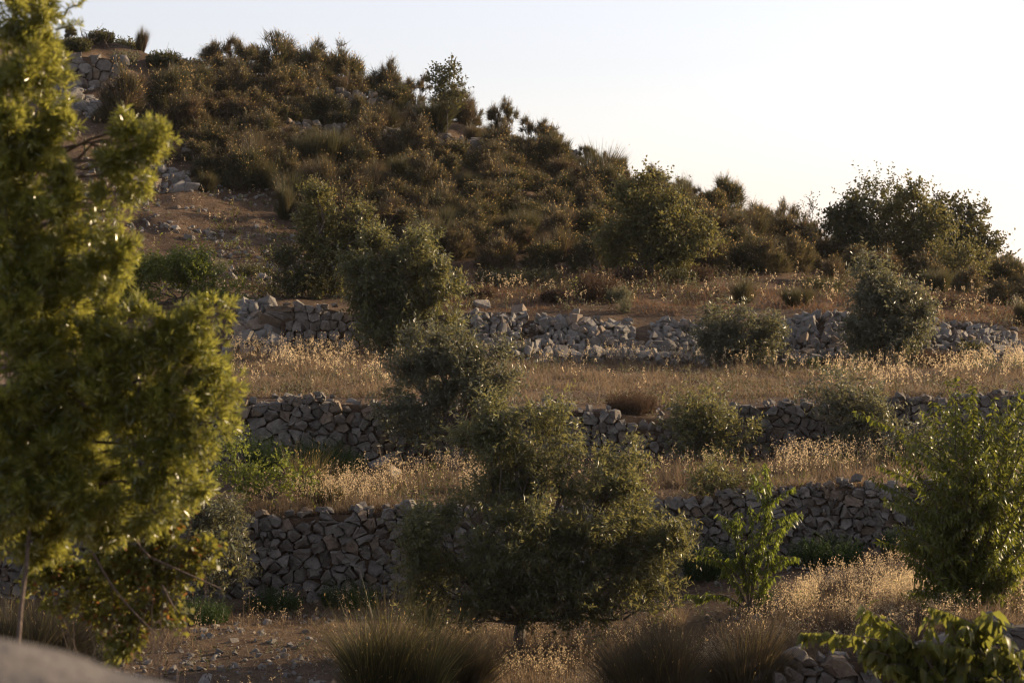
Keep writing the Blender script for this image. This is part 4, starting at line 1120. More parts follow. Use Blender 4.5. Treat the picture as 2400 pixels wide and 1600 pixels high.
G1 = "broom bushes along the skyline"
G2 = "broom bushes on the open slope"
NAMED = [
    (160, 96, 38, 40, 'open', "sparse little broom at the far left of the skyline beside the pine", G1),
    (331, 122, 40, 62, 'brush', "lone upright tuft of broom standing on the left skyline", G1),
    (520, 165, 90, 90, 'open', "gappy dark broom on the skyline, first of the crest group", G1),
    (580, 170, 90, 80, 'open', "dark open broom in the dip of the crest group", G1),
    (650, 185, 150, 115, 'dome', "largest rounded brown broom at the top of the crest", G1),
    (740, 195, 120, 105, 'dome', "brown broom right of the largest on the crest", G1),
    (820, 215, 140, 115, 'dome', "wide broom with a rounded top above the short stone wall", G1),
    (895, 232, 90, 100, 'dome', "steep-sided broom ending the crest group", G1),
    (975, 240, 75, 75, 'open', "dark broom left of the open leafy sapling", G1),
    (1045, 268, 110, 84, 'dome', "low brown broom at the foot of the open leafy sapling", G1),
    (1100, 275, 80, 80, 'dome', "upright brown broom right of the open leafy sapling", G1),
    (1180, 305, 75, 95, 'open', "leaning broom with bare forked stems on the skyline", G1),
    (1255, 340, 75, 78, 'open', "dark flat-topped broom below the leaning broom", G1),
    (1305, 362, 75, 65, 'dome', "dark green mounded broom where the skyline dips", G1),
    (1160, 336, 70, 52, 'brush', "neat dark green ball of broom below the skyline", G2),
    (1108, 336, 64, 50, 'brush', "dark green broom next to the neat ball", G2),
    (1372, 395, 60, 62, 'open', "wispy broom on the skyline past the dip", G1),
    (1418, 405, 55, 58, 'dome', "small broom on the slope of the skyline", G1),
    (1462, 428, 60, 70, 'open', "spiky broom on the descending skyline", G1),
    (1530, 446, 70, 62, 'dome', "brown broom just above the rounded oak", G1),
    (1600, 480, 80, 66, 'dome', "brown-green broom on the skyline right of the rounded oak", G1),
    (1652, 496, 60, 60, 'open', "thin broom before the tall forked one", G1),
    (1712, 520, 105, 120, 'open', "tall forked broom with two round heads on the right skyline", G1),
    (1790, 550, 80, 80, 'open', "small round-headed broom right of the tall forked one", G1),
    (1842, 562, 58, 92, 'open', "fan-shaped broom where the skyline notches down", G1),
    (268, 290, 130, 140, 'dome', "golden-tipped broom nearest the pine on the upper slope", G2),
    (362, 285, 145, 130, 'dome', "golden-tipped broom in the middle of the upper slope", G2),
    (462, 268, 85, 95, 'dome', "reddish brown broom right of the golden-tipped pair", G2),
    (430, 318, 130, 110, 'dome', "straggly broom sprawling under the golden-tipped pair", G2),
    (560, 245, 120, 105, 'dome', "dark olive broom below the gappy crest brooms", G2),
    (660, 258, 110, 110, 'dome', "rounded olive-brown broom under the largest crest broom", G2),
    (720, 268, 60, 80, 'open', "reddish twiggy broom left of the short stone wall", G2),
    (490, 328, 60, 60, 'brush', "small upright tuft at the edge of the stony shelf", G2),
    (553, 335, 60, 62, 'brush', "pale upright tuft beside the mullein stalks", G2),
    (395, 375, 52, 46, 'brush', "short tuft above the scatter of pale stones", G2),
    (482, 452, 66, 52, 'brush', "wide low tuft alone at the top of the bare slope", G2),
    (668, 512, 70, 90, 'brush', "tall yellow-tipped tuft left of the upright oak shoots", G2),
    (870, 300, 85, 62, 'dome', "green broom in front of the long low wall", G2),
    (965, 318, 70, 72, 'dome', "golden-tipped broom at the middle of the long low wall", G2),
    (845, 275, 60, 60, 'dome', "broom poking up below the short stone wall", G2),
    (1360, 505, 110, 90, 'dome', "golden-tipped broom in the middle of the thicket", G2),
    (1290, 580, 110, 105, 'dome', "broom with pale seed tips low in the thicket", G2),
    (1740, 712, 84, 64, 'brush', "solitary round broom on the grassy bank above the double bush", G2),
    (1870, 745, 95, 62, 'brush', "spreading brownish broom on the grassy bank left of the round olive", G2),
    (1745, 640, 130, 105, 'dome', "big dark broom right of the rounded oak", G2),
    (1660, 640, 100, 90, 'dome', "dark broom tucked behind the rounded oak", G2),
    (1850, 640, 110, 95, 'dome', "dark broom left of the right-hand oaks", G2),
    (2330, 680, 120, 80, 'dome', "broad golden-tipped broom under the ragged dark oak", G2),
    (2390, 690, 100, 80, 'dome', "broom cut off by the right edge below the skyline", G2),
    (2260, 690, 90, 70, 'dome', "brown broom right of the round olive", G2),
    (2200, 690, 80, 70, 'brush', "dark brush of broom behind the round olive", G2),
    (1960, 660, 80, 65, 'dome', "brown broom behind the left of the round olive", G2),
    (2395, 790, 70, 70, 'brush', "broom at the right edge beside the low spread of stones", G2),
    (1250, 400, 110, 85, 'dome', "golden-topped broom under the low sunlit wall", G2),
    (1140, 410, 110, 85, 'dome', "wide broom below the neat green ball", G2),
    (1660, 520, 100, 80, 'dome', "brown broom filling the skyline below the thin one", G1),
    (1765, 555, 120, 85, 'dome', "broad brown broom between the forked one and the notch", G1),
    (1815, 580, 120, 85, 'dome', "dark broom below the fan-shaped one at the notch", G1),
    (1890, 590, 120, 95, 'dome', "brown broom under the thin twiggy sapling", G1),
    (1940, 610, 90, 60, 'dome', "low broom at the left foot of the dark dense oak", G1),
    (2290, 655, 100, 70, 'dome', "broom filling the foot of the ragged dark oak", G2),
    (2355, 655, 110, 62, 'dome', "golden-tipped broom closing the skyline at the right", G1),
    (2415, 662, 110, 66, 'dome', "broom at the very right end of the skyline", G1),
    (2420, 715, 120, 75, 'dome', "brown broom low at the right edge above the bank", G2),
    (2330, 712, 110, 62, 'dome', "low brown broom on the bank left of the right edge", G2),
    (2180, 668, 110, 80, 'dome', "broom under the middle of the right-hand oaks", G2),
    (2090, 655, 110, 80, 'dome', "broom behind the pointed top of the round olive", G2),
    (2010, 640, 100, 70, 'dome', "broom between the dark dense oak and the round olive", G2),
    (1480, 462, 90, 62, 'dome', "brown broom above the left shoulder of the rounded oak", G1),
    (1570, 470, 90, 60, 'dome', "low brown broom right above the rounded oak", G1),
]
for a in NAMED: broom(*a)
# the thicket between them
lowline = tab((200, 330), (430, 335), (450, 410), (560, 450), (650, 520), (760, 560), (1000, 600), (1200, 632), (1700, 640), (2000, 650), (2400, 690))
ridge = ST[16][1]
fill = 0
ZONES = [("brown-green broom among the dense scrub of the upper left slope", "broom scrub on the upper left slope"),
         ("brown-green broom among the dense scrub in the middle of the slope", "broom scrub on the middle slope"),
         ("dark broom in the shaded scrub at the foot of the slope", "broom scrub at the foot of the slope"),
         ("hazy brown-green broom in the scrub running down to the right", "broom scrub on the right slope")]
for k in range(6000):
    px = brn.uniform(430, 2400); lo = np.interp(px, *ridge) + 28; hi = np.interp(px, *lowline)
    py = brn.uniform(lo, hi) if hi > lo else lo
    if hi < lo: continue
    if px < 660 and py > 452: continue
    if 1180 < px < 1360 and 322 < py < 385: continue
    if 640 < px < 1140 and abs(py - (330 + (px - 700) * 0.09)) < 16: continue
    if 690 < px < 1010 and abs(py - (255 + (px - 690) * 0.13)) < 13: continue
    if any(abs(px - a) < 46 and abs(py - b) < 25 for a, b, w in placed): continue
    zi = 3 if px > 1640 else (2 if py > hi - 90 and px > 900 else (1 if px > 900 else 0))
    wv = brn.uniform(75, 125)
    broom(px, py, wv, wv * brn.uniform(0.62, 0.9), brn.choice(['dome', 'dome', 'dome', 'open', 'brush']), ZONES[zi][0], ZONES[zi][1])
    fill += 1
    if fill >= 170: break
print("broom fill", fill)

# near broom bushes at the bottom, with long bending stems
def near_broom(label, base_px, d, wpx, hpx, seed, mats, n, lean=0.0, gold=0.25, brown=0.2):
    rg = RNG(seed)
    base = np.array([(base_px - 1200) / F * d, d, gz(base_px, d)])
    k = d / F
    root = thing("broom_bush", base, label, "bush", "broom bushes in front of the big olive")
    g = Geo(); g.rng = RNG(seed + 5)
    a = rg.uniform(0, 2 * math.pi, n); r = np.sqrt(rg.random(n))
    rx = wpx * k / 2; h = hpx * k
    nc = 17
    cx = np.stack([rg.uniform(-0.62, 0.62, nc) * rx, rg.uniform(-0.5, 0.5, nc) * rx, rg.uniform(0, 0.12, nc) * h], 1)
    cl = np.stack([cx[:, 0] / rx * 0.5 + rg.normal(0, 0.16, nc), rg.normal(0, 0.2, nc)], 1)
    ch = rg.uniform(0.42, 1.2, nc) * (1.05 - 0.4 * np.abs(cx[:, 0] / rx))
    ci = rg.integers(0, nc, n)
    b = cx[ci] + np.stack([np.cos(a) * r * rx * 0.16, np.sin(a) * r * rx * 0.16, rg.uniform(0, 0.3, n) * h], 1)
    d1 = nrm(np.stack([np.cos(a) * r * 0.34 + lean + cl[ci, 0], np.sin(a) * r * 0.34 + cl[ci, 1], np.full(n, 1.1)], 1) + rg.normal(0, 0.15, (n, 3)))
    L = h * (0.3 + 0.75 * rg.random(n) ** 1.2) * ch[ci]
    bend = np.stack([np.cos(a) * r * 0.25 + lean * .4, np.sin(a) * r * 0.25, -0.1 * r], 1) + rg.normal(0, 0.06, (n, 3))
    u = rg.random(n)
    for mi, m in enumerate((u > gold + brown, u < gold, (u >= gold) & (u <= gold + brown))):
        if m.any(): g.bent(b[m] + base, d1[m], L[m] * (1.08 if mi == 1 else 1.0), 0.0050 * rg.uniform(0.7, 1.3, m.sum()), bend[m], mi)
    q = (u < gold) & (rg.random(n) < 0.35)
    tb = base + b[q] + d1[q] * L[q, None] * 1.02 + bend[q] * L[q, None] * 0.9
    dd = nrm(d1[q] + bend[q] * 2 + rg.normal(0, 0.3, (q.sum(), 3)))
    g.leaves(tb, dd, nrm(np.cross(dd, rg.normal(size=dd.shape))), 0.05, 0.012, 3)
    link("stems", g.mesh("broom_stems", [M[m] for m in mats], base), root)
    w = Geo()
    for i in range(14):
        j = rg.integers(n)
        w.tube(curve(base, base + b[j] + d1[j] * L[j] * 0.5, rg, 5, 0.05), np.linspace(0.012, 0.004, 5), 5)
    link("branches", w.mesh("broom_branches", M['twig'], base), root)
nb = ['broom_green', 'broom_gold', 'broom_brown', 'pod']
nc2 = ['broom', 'broom_gold', 'broom_brown', 'pod']
near_broom("yellow-tipped broom spilling up at the bottom, left of the big olive trunk", 930, 28.0, 300, 230, 241, nb, 11000, 0.12, 0.09, 0.16)
near_broom("reddish brown low broom leaning against the yellow-tipped one", 1060, 28.6, 190, 170, 242, nb, 5000, 0.25, 0.02, 0.55)
near_broom("dark green broom right of the big olive trunk", 1540, 28.3, 280, 195, 243, nc2, 8000, -0.05, 0.04, 0.3)
near_broom("round brown-green broom at the left end of the front wall", 1760, 28.3, 190, 205, 244, nc2, 6500, 0.05, 0.02, 0.35)
near_broom("grey-green broom in the corner under the pine", 70, 30.0, 300, 190, 245, nc2, 10000, 0.1, 0.08, 0.15)
near_broom("thin twiggy broom with few bare stems above the coarse wall", 720, 39.0, 120, 130, 246, nb, 900, 0.05, 0.2, 0.6)
near_broom("small round broom on the edge of the coarse wall", 765, 38.0, 90, 55, 247, nb, 3000, 0, 0.1, 0.2)
near_broom("pale dry broom behind the almond in the grass", 2270, 34.0, 120, 130, 248, nb, 1600, -0.2, 0.3, 0.5)

# ------------------------------------------------------------------ herbs and small plants
def herb(name, label, cat, px, d, wpx, hpx, leaf, seed, n, L=0.05, Wd=0.012, group=None, nl=14):
    rg = RNG(seed)
    base = np.array([(px - 1200) / F * d, d, gz(px, d)])
    k = d / F
    g = Geo()
    a = rg.uniform(0, 6.28, n); r = np.sqrt(rg.random(n))
    C = base + np.stack([np.cos(a) * r * wpx * k * 0.42, np.sin(a) * r * wpx * k * 0.3, np.zeros(n)], 1)
    D = nrm(np.stack([np.cos(a) * r * 0.3, np.sin(a) * r * 0.3, np.ones(n)], 1) + rg.normal(0, 0.12, (n, 3)))
    H = hpx * k * rg.uniform(0.5, 1.05, n) * (1 - 0.35 * r * r)
    add_sprigs(g, rg, C, D, H, nl, L, Wd, 0, 0.55, 0.0, 0.6)
    g.rng = RNG(seed); g.stems(C, D, H, 0.008, 0)
    o = link(name, g.mesh(name, M[leaf], base), None, base)
    return tag(o, label, cat, group)
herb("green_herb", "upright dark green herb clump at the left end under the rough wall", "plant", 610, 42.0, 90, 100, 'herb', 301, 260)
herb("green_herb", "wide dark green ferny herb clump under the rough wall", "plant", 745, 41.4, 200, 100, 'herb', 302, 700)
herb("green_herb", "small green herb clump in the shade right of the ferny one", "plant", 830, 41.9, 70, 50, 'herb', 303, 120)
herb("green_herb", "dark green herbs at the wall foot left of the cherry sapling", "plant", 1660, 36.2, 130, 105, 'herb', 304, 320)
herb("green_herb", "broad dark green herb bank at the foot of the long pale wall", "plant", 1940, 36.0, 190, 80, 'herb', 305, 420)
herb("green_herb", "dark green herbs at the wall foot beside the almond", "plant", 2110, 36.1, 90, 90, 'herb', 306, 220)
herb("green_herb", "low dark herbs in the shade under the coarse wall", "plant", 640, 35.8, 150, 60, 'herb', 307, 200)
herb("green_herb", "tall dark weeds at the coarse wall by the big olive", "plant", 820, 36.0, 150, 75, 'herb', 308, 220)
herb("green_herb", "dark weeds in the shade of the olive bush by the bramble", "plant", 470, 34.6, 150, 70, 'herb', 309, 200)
herb("pale_herb", "bright pale-green herb standing alone in the dry grass", "plant", 1885, 32.4, 38, 42, 'herb_pale', 310, 40, 0.06, 0.018)
herb("pale_herb", "pale green weed half hidden in the grass near the almond", "plant", 2125, 33.0, 60, 36, 'herb_pale', 311, 30, 0.06, 0.015)
herb("pale_herb", "yellow-green clump at the foot of the pale stones", "plant", 1915, 57.0, 40, 32, 'herb_pale', 312, 60, 0.08, 0.022)
herb("pale_herb", "small yellow-green weed beside the double bush", "plant", 1855, 57.0, 24, 26, 'herb_pale', 313, 25, 0.08, 0.02)
herb("grey_herb", "dusty grey-green weed growing out of the grey spill", "plant", 1220, 57.4, 70, 50, 'greyleaf', 314, 60, 0.08, 0.02)
herb("grey_herb", "pale weed at the top of the grey spill", "plant", 1460, 60.6, 36, 46, 'greyleaf', 315, 40, 0.08, 0.02)
herb("dry_scrub", "reddish dry scrub at the foot of the round olive", "plant", 1965, 56.6, 90, 42, 'dead', 316, 260, 0.07, 0.012)
herb("dry_scrub", "dark dry scrub under the low spread of stones", "plant", 2210, 57.0, 190, 40, 'dead', 317, 400, 0.07, 0.012)
herb("dry_scrub", "dark dry scrub hanging over the gap in the broken wall", "plant", 1480, 43.6, 130, 62, 'dead', 318, 380, 0.06, 0.011)
herb("dry_scrub", "leafy half-dry bramble on the red bank", "plant", 1400, 62.5, 120, 80, 'dead', 319, 220, 0.09, 0.03)
herb("pale_herb", "arching yellow-green shoot above the red bank", "plant", 1362, 63.2, 50, 74, 'herb_pale', 320, 8, 0.08, 0.03)
herb("leafy_shrub", "small round shrub among the stones at the right edge", "shrub", 2280, 57.4, 70, 58, 'oak', 321, 120, 0.09, 0.04)
herb("grey_herb", "grey-leaved clump on the bare bank behind the yellow-green shrub", "plant", 370, 66, 90, 46, 'greyleaf', 322, 60, 0.09, 0.03)
herb("grey_herb", "grey-leaved weeds on the bare bank above the dark shrub", "plant", 500, 66.5, 80, 40, 'greyleaf', 323, 50, 0.09, 0.03)
herb("grey_herb", "grey-green leafy clump on the crest left of the lone tuft", "plant", 292, 88.0, 60, 42, 'greyleaf', 324, 60, 0.12, 0.05)
for i, (px, py, w, h, lab) in enumerate([(235, 104, 60, 34, "low dark scrub on the crest beside the little broom"), (290, 128, 90, 42, "dark scrub below the lone tuft on the crest"),
                                         (385, 158, 90, 42, "dark tangled scrub right of the lone tuft"), (440, 172, 70, 36, "dark scrub joining the gappy crest broom"), (180, 122, 70, 36, "dark scrub above the small high wall")]):
    herb("dry_scrub", lab, "plant", px, depth_at(px, py, 76, 91), w, h, 'oak', 330 + i, 200, 0.12, 0.05)
def twiggy(label, px, d, hpx, seed):
    rg = RNG(seed); base = np.array([(px - 1200) / F * d, d, gz(px, d)]); g = Geo()
    for i in range(9):
        t = base + np.array([rg.normal(0, 0.25), rg.normal(0, 0.2), hpx * d / F * rg.uniform(0.5, 1.1)])
        p = curve(base, t, rg, 5, 0.12); g.tube(p, np.linspace(0.016, 0.006, 5), 4)
        for j in range(5):
            s = p[rg.integers(1, 5)]; g.tube(np.array([s, s + rg.normal(0, 0.14, 3) + np.array([0, 0, 0.1])]), [0.008, 0.004], 4)
    o = link("bare_shrub", g.mesh("bare_shrub", M['twig'], base), None, base); tag(o, label, "shrub")
twiggy("bare thorny shrub on the far left skyline", 205, 89.5, 34, 341)
twiggy("leafless twiggy shrub between the two left skyline tufts", 245, 89.5, 28, 342)
twiggy("bare forked twig on the skyline right of the lone tuft", 396, 89.0, 34, 343)
twiggy("pale bare arching shrub at the foot of the shaded thicket", 1400, 67.5, 40, 344)
twiggy("bare twigs at the notch in the skyline", 1885, 81.0, 30, 345)

def weeds(label, px0, px1, d0, d1, n, mats, seed, H=(0.06, 0.28), L=0.06, Wd=0.018, nl=7):
    rg = RNG(seed); g = Geo()
    px = rg.uniform(px0, px1, n * 3); d = rg.uniform(d0, d1, n * 3); x = (px - 1200) / F * d
    k = rg.random(n * 3) < np.clip((fbm(x * 0.7 + seed, d * 0.5, 3) - 0.42) / 0.2, 0.03, 1)
    x, d = x[k][:n], d[k][:n]; m = len(x)
    C = np.stack([x, d, ground_z(x, d)], 1)
    for i in range(len(mats)):
        q = rg.integers(0, len(mats), m) == i
        D = nrm(rg.normal(0, 0.35, (q.sum(), 3)) + np.array([0, 0, 1.0]))
        add_sprigs(g, rg, C[q], D, rg.uniform(*H, q.sum()) * (0.4 + 1.2 * fbm(C[q][:, 0], C[q][:, 1], 2)), nl, L, Wd, i, 0.6, 0.0, 0.5)
    o = link("low_weeds", g.mesh("low_weeds", [M[a] for a in mats]), None, None)
    tag(o, label, kind="stuff")
weeds("low grey-green and dry weeds on the bank above the fallen stones", 900, 2420, 60.5, 69.0, 3800, ['oak', 'dead', 'greyleaf', 'dead'], 601, (0.1, 0.4), 0.08, 0.026)
weeds("low weeds and dry stalks on the bare slope", 180, 860, 61.5, 79.0, 2200, ['oak', 'dead', 'dead', 'fig'], 602, (0.05, 0.3), 0.08, 0.028)
weeds("grey-green weeds among the dry grass of the third terrace", 540, 2420, 44.3, 57.5, 2600, ['oak', 'dead', 'greyleaf'], 603, (0.06, 0.3), 0.07, 0.02)
weeds("low weeds among the dry grass of the second terrace", 480, 2200, 37.3, 42.6, 1500, ['fig', 'dead', 'greyleaf', 'oak'], 604, (0.05, 0.26), 0.05, 0.015)
weeds("low weeds on the lowest terrace", 200, 2300, 28.6, 36.5, 1500, ['herb', 'dead', 'dead', 'greyleaf'], 605, (0.04, 0.2), 0.045, 0.013)
herb("grey_herb", "small grey-leaved shrub between the corner broom and the bramble", "shrub", 215, 30.5, 110, 120, 'greyleaf', 325, 200, 0.04, 0.018)
herb("leafy_scrub", "dark low scrub on the bank at the foot of the thicket", "plant", 1160, 66.5, 110, 46, 'oak', 620, 160, 0.08, 0.026)
herb("leafy_scrub", "long dark scrub on the bank before the shaded thicket", "plant", 1260, 67.2, 130, 42, 'oak', 621, 160, 0.08, 0.026)
herb("dry_scrub", "brown scrub on the bank under the rounded oak", "plant", 1480, 66.8, 100, 48, 'dead', 622, 160, 0.08, 0.026)
herb("leafy_scrub", "green-brown scrub at the right foot of the rounded oak", "plant", 1590, 66.5, 90, 42, 'oak', 623, 160, 0.08, 0.026)
herb("dry_scrub", "dry red-brown scrub on the earth lip above the grey spill", "plant", 1120, 62.6, 90, 34, 'dead', 624, 160, 0.08, 0.026)
herb("dry_scrub", "small dry scrub on the earth lip in the middle of the grey spill", "plant", 1300, 62.0, 70, 30, 'dead', 625, 160, 0.08, 0.026)
herb("grey_herb", "pale green weed growing on the lip above the grey spill", "plant", 1450, 61.9, 60, 44, 'greyleaf', 626, 160, 0.08, 0.026)
herb("dry_scrub", "dry scrub beside the dark broom behind the rounded oak", "plant", 1640, 67.0, 70, 40, 'dead', 627, 160, 0.08, 0.026)
herb("leafy_scrub", "dark scrub on the bank behind the round olive on the right", "plant", 1930, 66.0, 110, 40, 'oak', 628, 160, 0.08, 0.026)
herb("dry_scrub", "dry scrub on the bank below the broad golden-tipped broom", "plant", 2230, 65.0, 150, 40, 'dead', 629, 160, 0.08, 0.026)
herb("leafy_scrub", "dark scrub on the bare bank left of the dense dark shrub", "plant", 590, 66.0, 90, 40, 'oak', 630, 160, 0.08, 0.026)
herb("green_herb", "small green herbs at the foot of the wall beside the cherry", "plant", 1870, 36.3, 70, 34, 'herb', 631, 160, 0.05, 0.013)
# mullein stalks and umbels
def mullein(label, px, py, h, seed):
    rg = RNG(seed); d = depth_at(px, py, 62, 89); base = np.array([(px - 1200) / F * d, d, gz(px, d)]); k = d / F
    g = Geo(); top = base + np.array([rg.normal(0, 0.04), 0, h * k])
    g.tube(curve(base, top, rg, 5, 0.02), np.linspace(0.022, 0.012, 5), 5)
    n = 60; t = rg.random(n) ** 0.7
    q = base + (top - base) * t[:, None]
    dd = nrm(rg.normal(size=(n, 3)) * np.array([1, 1, .4]) + np.array([0, 0, .5]))
    g.leaves(q, dd, nrm(np.cross(dd, rg.normal(size=dd.shape))), 0.12 * (1.2 - 0.7 * t), 0.05, 0)
    o = link("mullein", g.mesh("mullein", M['greyleaf'], base), None, base)
    tag(o, label, "plant", "tall flower stalks on the stony shelf")
for i, (px, py, h, lab) in enumerate([(577, 335, 80, "tallest pale mullein stalk on the stony shelf"), (672, 312, 66, "pale mullein stalk rising before the olive-brown broom"), (615, 318, 40, "short mullein stalk between the two tall ones"),
                                      (595, 320, 42, "slender mullein stalk beside the tallest"), (700, 325, 42, "mullein stalk at the left end of the long low wall"), (785, 355, 56, "leafy grey stalk in front of the long low wall"),
                                      (200, 372, 50, "thin stalk at the edge of the pine on the bare slope"), (225, 385, 46, "thin stalk on the bare slope above the stone scatter")]):
    mullein(lab, px, py, h, 350 + i)
def umbel(label, px, d, h, seed, lean=0.0):
    rg = RNG(seed); base = np.array([(px - 1200) / F * d, d, gz(px, d)]); k = d / F
    root = thing("wild_carrot", base, label, "flower", "dry umbel flowers on the second terrace")
    top = base + np.array([lean * k, 0.0, h * k]); g = Geo()
    g.tube(curve(base, top, rg, 5, 0.03), np.linspace(0.007, 0.005, 5), 4)
    link("stalk", g.mesh("stalk", M['straw'], base), root)
    f = Geo(); n = 26
    a = rg.uniform(0, 6.28, n); r = np.sqrt(rg.random(n)) * 0.045
    q = top + np.stack([np.cos(a) * r, np.sin(a) * r, 0.012 + 0.35 * r], 1)
    dd = nrm(np.stack([np.cos(a), np.sin(a), np.full(n, .4)], 1))
    f.leaves(q, dd, np.tile([0, 0, 1.0], (n, 1)), 0.024, 0.022, 0)
    link("flower_head", f.mesh("flower_head", M['umbel'], base), root)
for i, (px, d, h, l, lab) in enumerate([(1936, 40.5, 68, 4, "upright pale umbel left of the other two before the neat wall"), (1936, 40.0, 36, 2, "low pale umbel under the upright one"), (1962, 40.2, 58, 16, "leaning pale umbel before the neat wall"),
                                        (2071, 40.5, 70, 0, "umbel on a straight stalk under the drooping olive"), (2138, 39.5, 110, 6, "tall pale umbel against the left of the almond"),
                                        (925, 39.8, 96, -36, "bent dry umbel stalk arching before the sunken wall"), (960, 39.5, 86, -22, "second bent dry stalk by the arching one"), (993, 39.0, 110, 2, "straight pale umbel left of the twisted trunk"), (1020, 38.8, 96, 10, "thin dry stalk beside the straight umbel")]):
    umbel(lab, px, d, h, 360 + i, l)
def globe(px, py, seed):
    d = depth_at(px, py + 14, 28.6, 36.8); rg = RNG(seed); base = np.array([(px - 1200) / F * d, d, gz(px, d)]); g = Geo()
    top = base + np.array([0, 0, 14 * d / F + 0.05])
    g.tube(np.array([base, top]), [0.004, 0.004], 4)
    n = 90; dd = rand_dirs(rg, n); g.leaves(np.tile(top, (n, 1)), dd, nrm(np.cross(dd, rg.normal(size=dd.shape))), 0.026, 0.008, 0)
    o = link("globe_thistle", g.mesh("globe_thistle", M['thistle'], base), None, base)
    tag(o, "dark blue globe thistle head in the dry grass behind the front wall", "flower", "globe thistles in the dry grass")
for i, (px, py) in enumerate([(1986, 1415), (2006, 1430), (1935, 1437), (1968, 1412), (1948, 1433), (1995, 1424), (1885, 1462), (1686, 1461)]): globe(px, py, 380 + i)

# ------------------------------------------------------------------ dry grass
def grass(label, px0, px1, d0, d1, nb, no, seed, bl=(0.08, 0.28), oh=(0.3, 0.6), bw=0.009, dens=None, sl=(0.024, 0.009), spike=9, name="dry_grass", blade='straw'):
    rg = RNG(seed); g = Geo(); g.rng = RNG(seed + 1)
    def spots(n, kind):
        px = rg.uniform(px0, px1, n * 5); d = np.sqrt(rg.uniform(d0 ** 2, d1 ** 2, n * 5))
        x = (px - 1200) / F * d
        w = 0.05 + 0.95 * np.clip((fbm(x * 0.8 + seed, d * 0.6, 3) - 0.40) / 0.24, 0, 1)
        if kind == 'oat': w = w * np.clip((fbm(x * 2.1 - seed, d * 1.6, 2) - 0.30) / 0.3, 0.05, 1)
        if dens is not None: w = w * dens(px, d, kind)
        k = rg.random(n * 5) < w
        px, d, x = px[k][:n], d[k][:n], x[k][:n]
        return np.stack([x, d, ground_z(x, d)], 1)
    b = spots(nb, 'blade'); n = len(b)
    b = b + rg.normal(0, 0.03, (n, 3)) * np.array([1, 1, 0])
    d = nrm(rg.normal(0, 0.7, (n, 3)) * np.array([1, 1, 0.4]) + np.array([-0.05, 0, 0.9]))
    bend = rg.normal(0, 0.38, (n, 3)) + np.array([0, 0, -0.15])
    tall = fbm(b[:, 0] * 1.3, b[:, 1] * 1.3, 3)
    g.bent(b, d, (bl[0] + (bl[1] - bl[0]) * rg.random(n) * np.clip(3.2 * (tall - 0.32), 0.08, 1.3)), bw * rg.uniform(0.6, 1.3, n), bend, 0)
    if no:
        b = spots(no, 'oat'); n = len(b)
        d = nrm(rg.normal(0, 0.13, (n, 3)) + np.array([-0.04, 0, 1.0])); H = rg.uniform(*oh, n)
        g.stems(b, d, H, 0.0055, 0)
        m = spike
        t = rg.uniform(0.66, 1.0, (n, m))
        q = (b[:, None] + d[:, None] * (H[:, None] * t)[..., None] + rg.normal(0, 0.016, (n, m, 3))).reshape(-1, 3)
        dd = nrm(rg.normal(0, 0.5, (n * m, 3)) + np.array([-0.15, 0, -0.55]))
        g.leaves(q, dd, nrm(np.cross(dd, rg.normal(size=dd.shape))), sl[0] * rg.uniform(0.7, 1.3, n * m), sl[1], 1)
    o = link(name, g.mesh(name, [M[blade], M['oat']]))
    tag(o, label, kind="stuff")

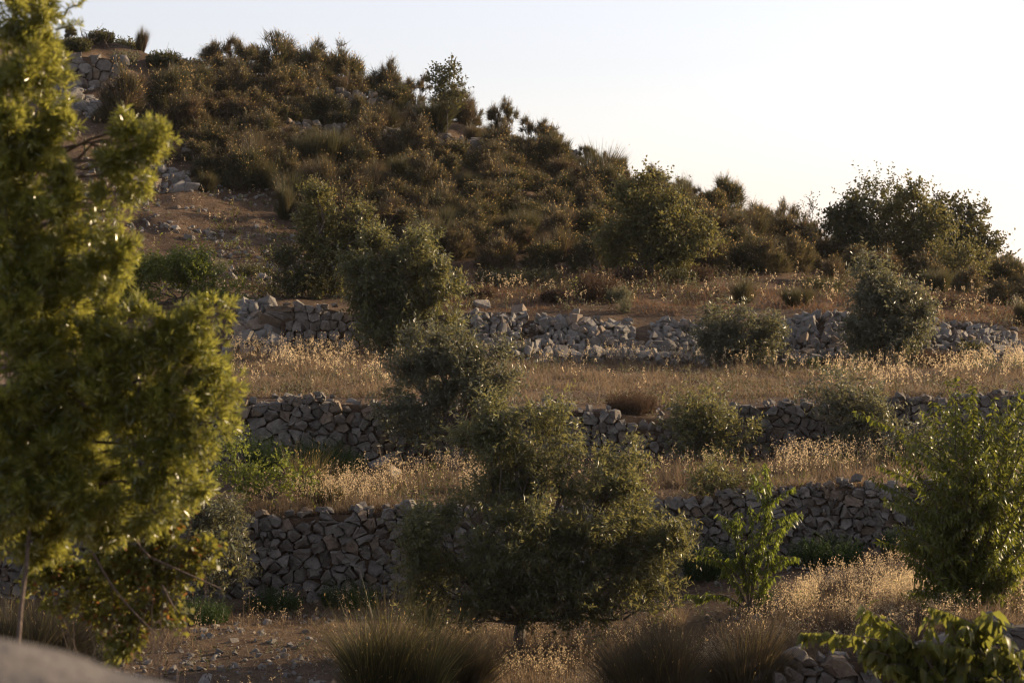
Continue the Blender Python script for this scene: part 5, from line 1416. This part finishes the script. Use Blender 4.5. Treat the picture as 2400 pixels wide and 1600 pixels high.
def dens1(px, d, kind):     # lowest terrace: thick on the right, bare at the wall foot and on the left
    y = np.clip((34.0 - d + (px - 1900) * 0.0022) / 0.8, 0.02, 1)
    r = np.clip((px - 1560) / 160, 0, 1)
    diag = np.clip((px - 1700 - (d - 31) * 75) / 80, 0, 1)
    return y * (0.10 + 0.9 * diag) if kind == 'blade' else y * diag
grass("golden wild oats and dry grass behind the front wall", 1500, 2420, 28.5, 36.6, 52000, 4600, 401, (0.08, 0.30), (0.22, 0.5), 0.008, dens1, (0.027, 0.0095), 9)
grass("short dry grass around the trunk of the big olive", 1000, 1600, 27.5, 34.0, 22000, 900, 402, (0.08, 0.34), (0.25, 0.5), 0.008)
grass("thin dry grass on the bare ground at the bottom left", 240, 1000, 27.8, 36.0, 9000, 170, 403, (0.04, 0.16), (0.2, 0.45), 0.008)
def dens2(px, d, kind):
    if kind == 'blade': return np.clip((np.where(px < 900, 40.8, 41.8) - d) / 1.5, 0.1, 1)
    return np.clip((np.where(px < 900, 40.0, 41.5) - d) / 1.2, 0.02, 1) * np.where((px > 760) & (px < 1130), 1.0, 0.55)
grass("dry grass and wild oats on the second terrace", 560, 2160, 37.25, 42.4, 46000, 2000, 404, (0.08, 0.34), (0.3, 0.62), 0.009, dens2, (0.032, 0.011), 9)
def dens3(px, d, kind):
    if kind == 'blade': return np.ones_like(px)
    e = np.clip((d - 52) / 4, 0.06, 1)
    return np.where(px < 960, np.clip((d - 48) / 5, 0.15, 1), np.where(px > 1930, np.clip((d - 46) / 4, 0.3, 1) * 1.1, e * 0.6))
grass("dry grass and wild oats on the third terrace below the fallen stones", 540, 2420, 44.3, 57.6, 62000, 2400, 405, (0.06, 0.28), (0.3, 0.6), 0.012, dens3, (0.045, 0.016), 9)
grass("short reddish dry grass on the bank above the fallen stones", 960, 2420, 60.3, 69.5, 26000, 400, 406, (0.06, 0.26), (0.3, 0.6), 0.014, None, (0.05, 0.018), 8, blade='reddish')
grass("thin dry grass on the bare slope beside the pine", 180, 760, 62, 80, 5000, 120, 407, (0.05, 0.2), (0.3, 0.6), 0.014, None, (0.05, 0.018), 8, blade='dead')
grass("dry undergrowth between the broom bushes on the hill", 420, 2420, 68, 90, 16000, 0, 408, (0.06, 0.3), (0.3, 0.6), 0.018, blade='dead')
def dens4(px, d, kind): return np.where(kind == 'oat', 1, 1) * np.ones_like(px)

# ------------------------------------------------------------------ the hazy evening air
def haze():
    bm = bmesh.new(); bmesh.ops.create_cube(bm, size=1.0)
    me = bpy.data.meshes.new("haze"); bm.to_mesh(me); bm.free()
    o = link("haze", me, None, (0, 800, -170))
    o.scale = (9000, 3800, 420)
    m, t, N, Lk = newmat("haze_air")
    out = N("ShaderNodeOutputMaterial"); v = N("ShaderNodeVolumePrincipled")
    v.inputs["Color"].default_value = (1.0, 0.97, 0.93, 1)
    v.inputs["Density"].default_value = 0.00012
    v.inputs["Anisotropy"].default_value = 0.7
    Lk(v.outputs[0], out.inputs["Volume"])
    me.materials.append(m)
    tag(o, "thin pale evening haze", kind="stuff")
haze()
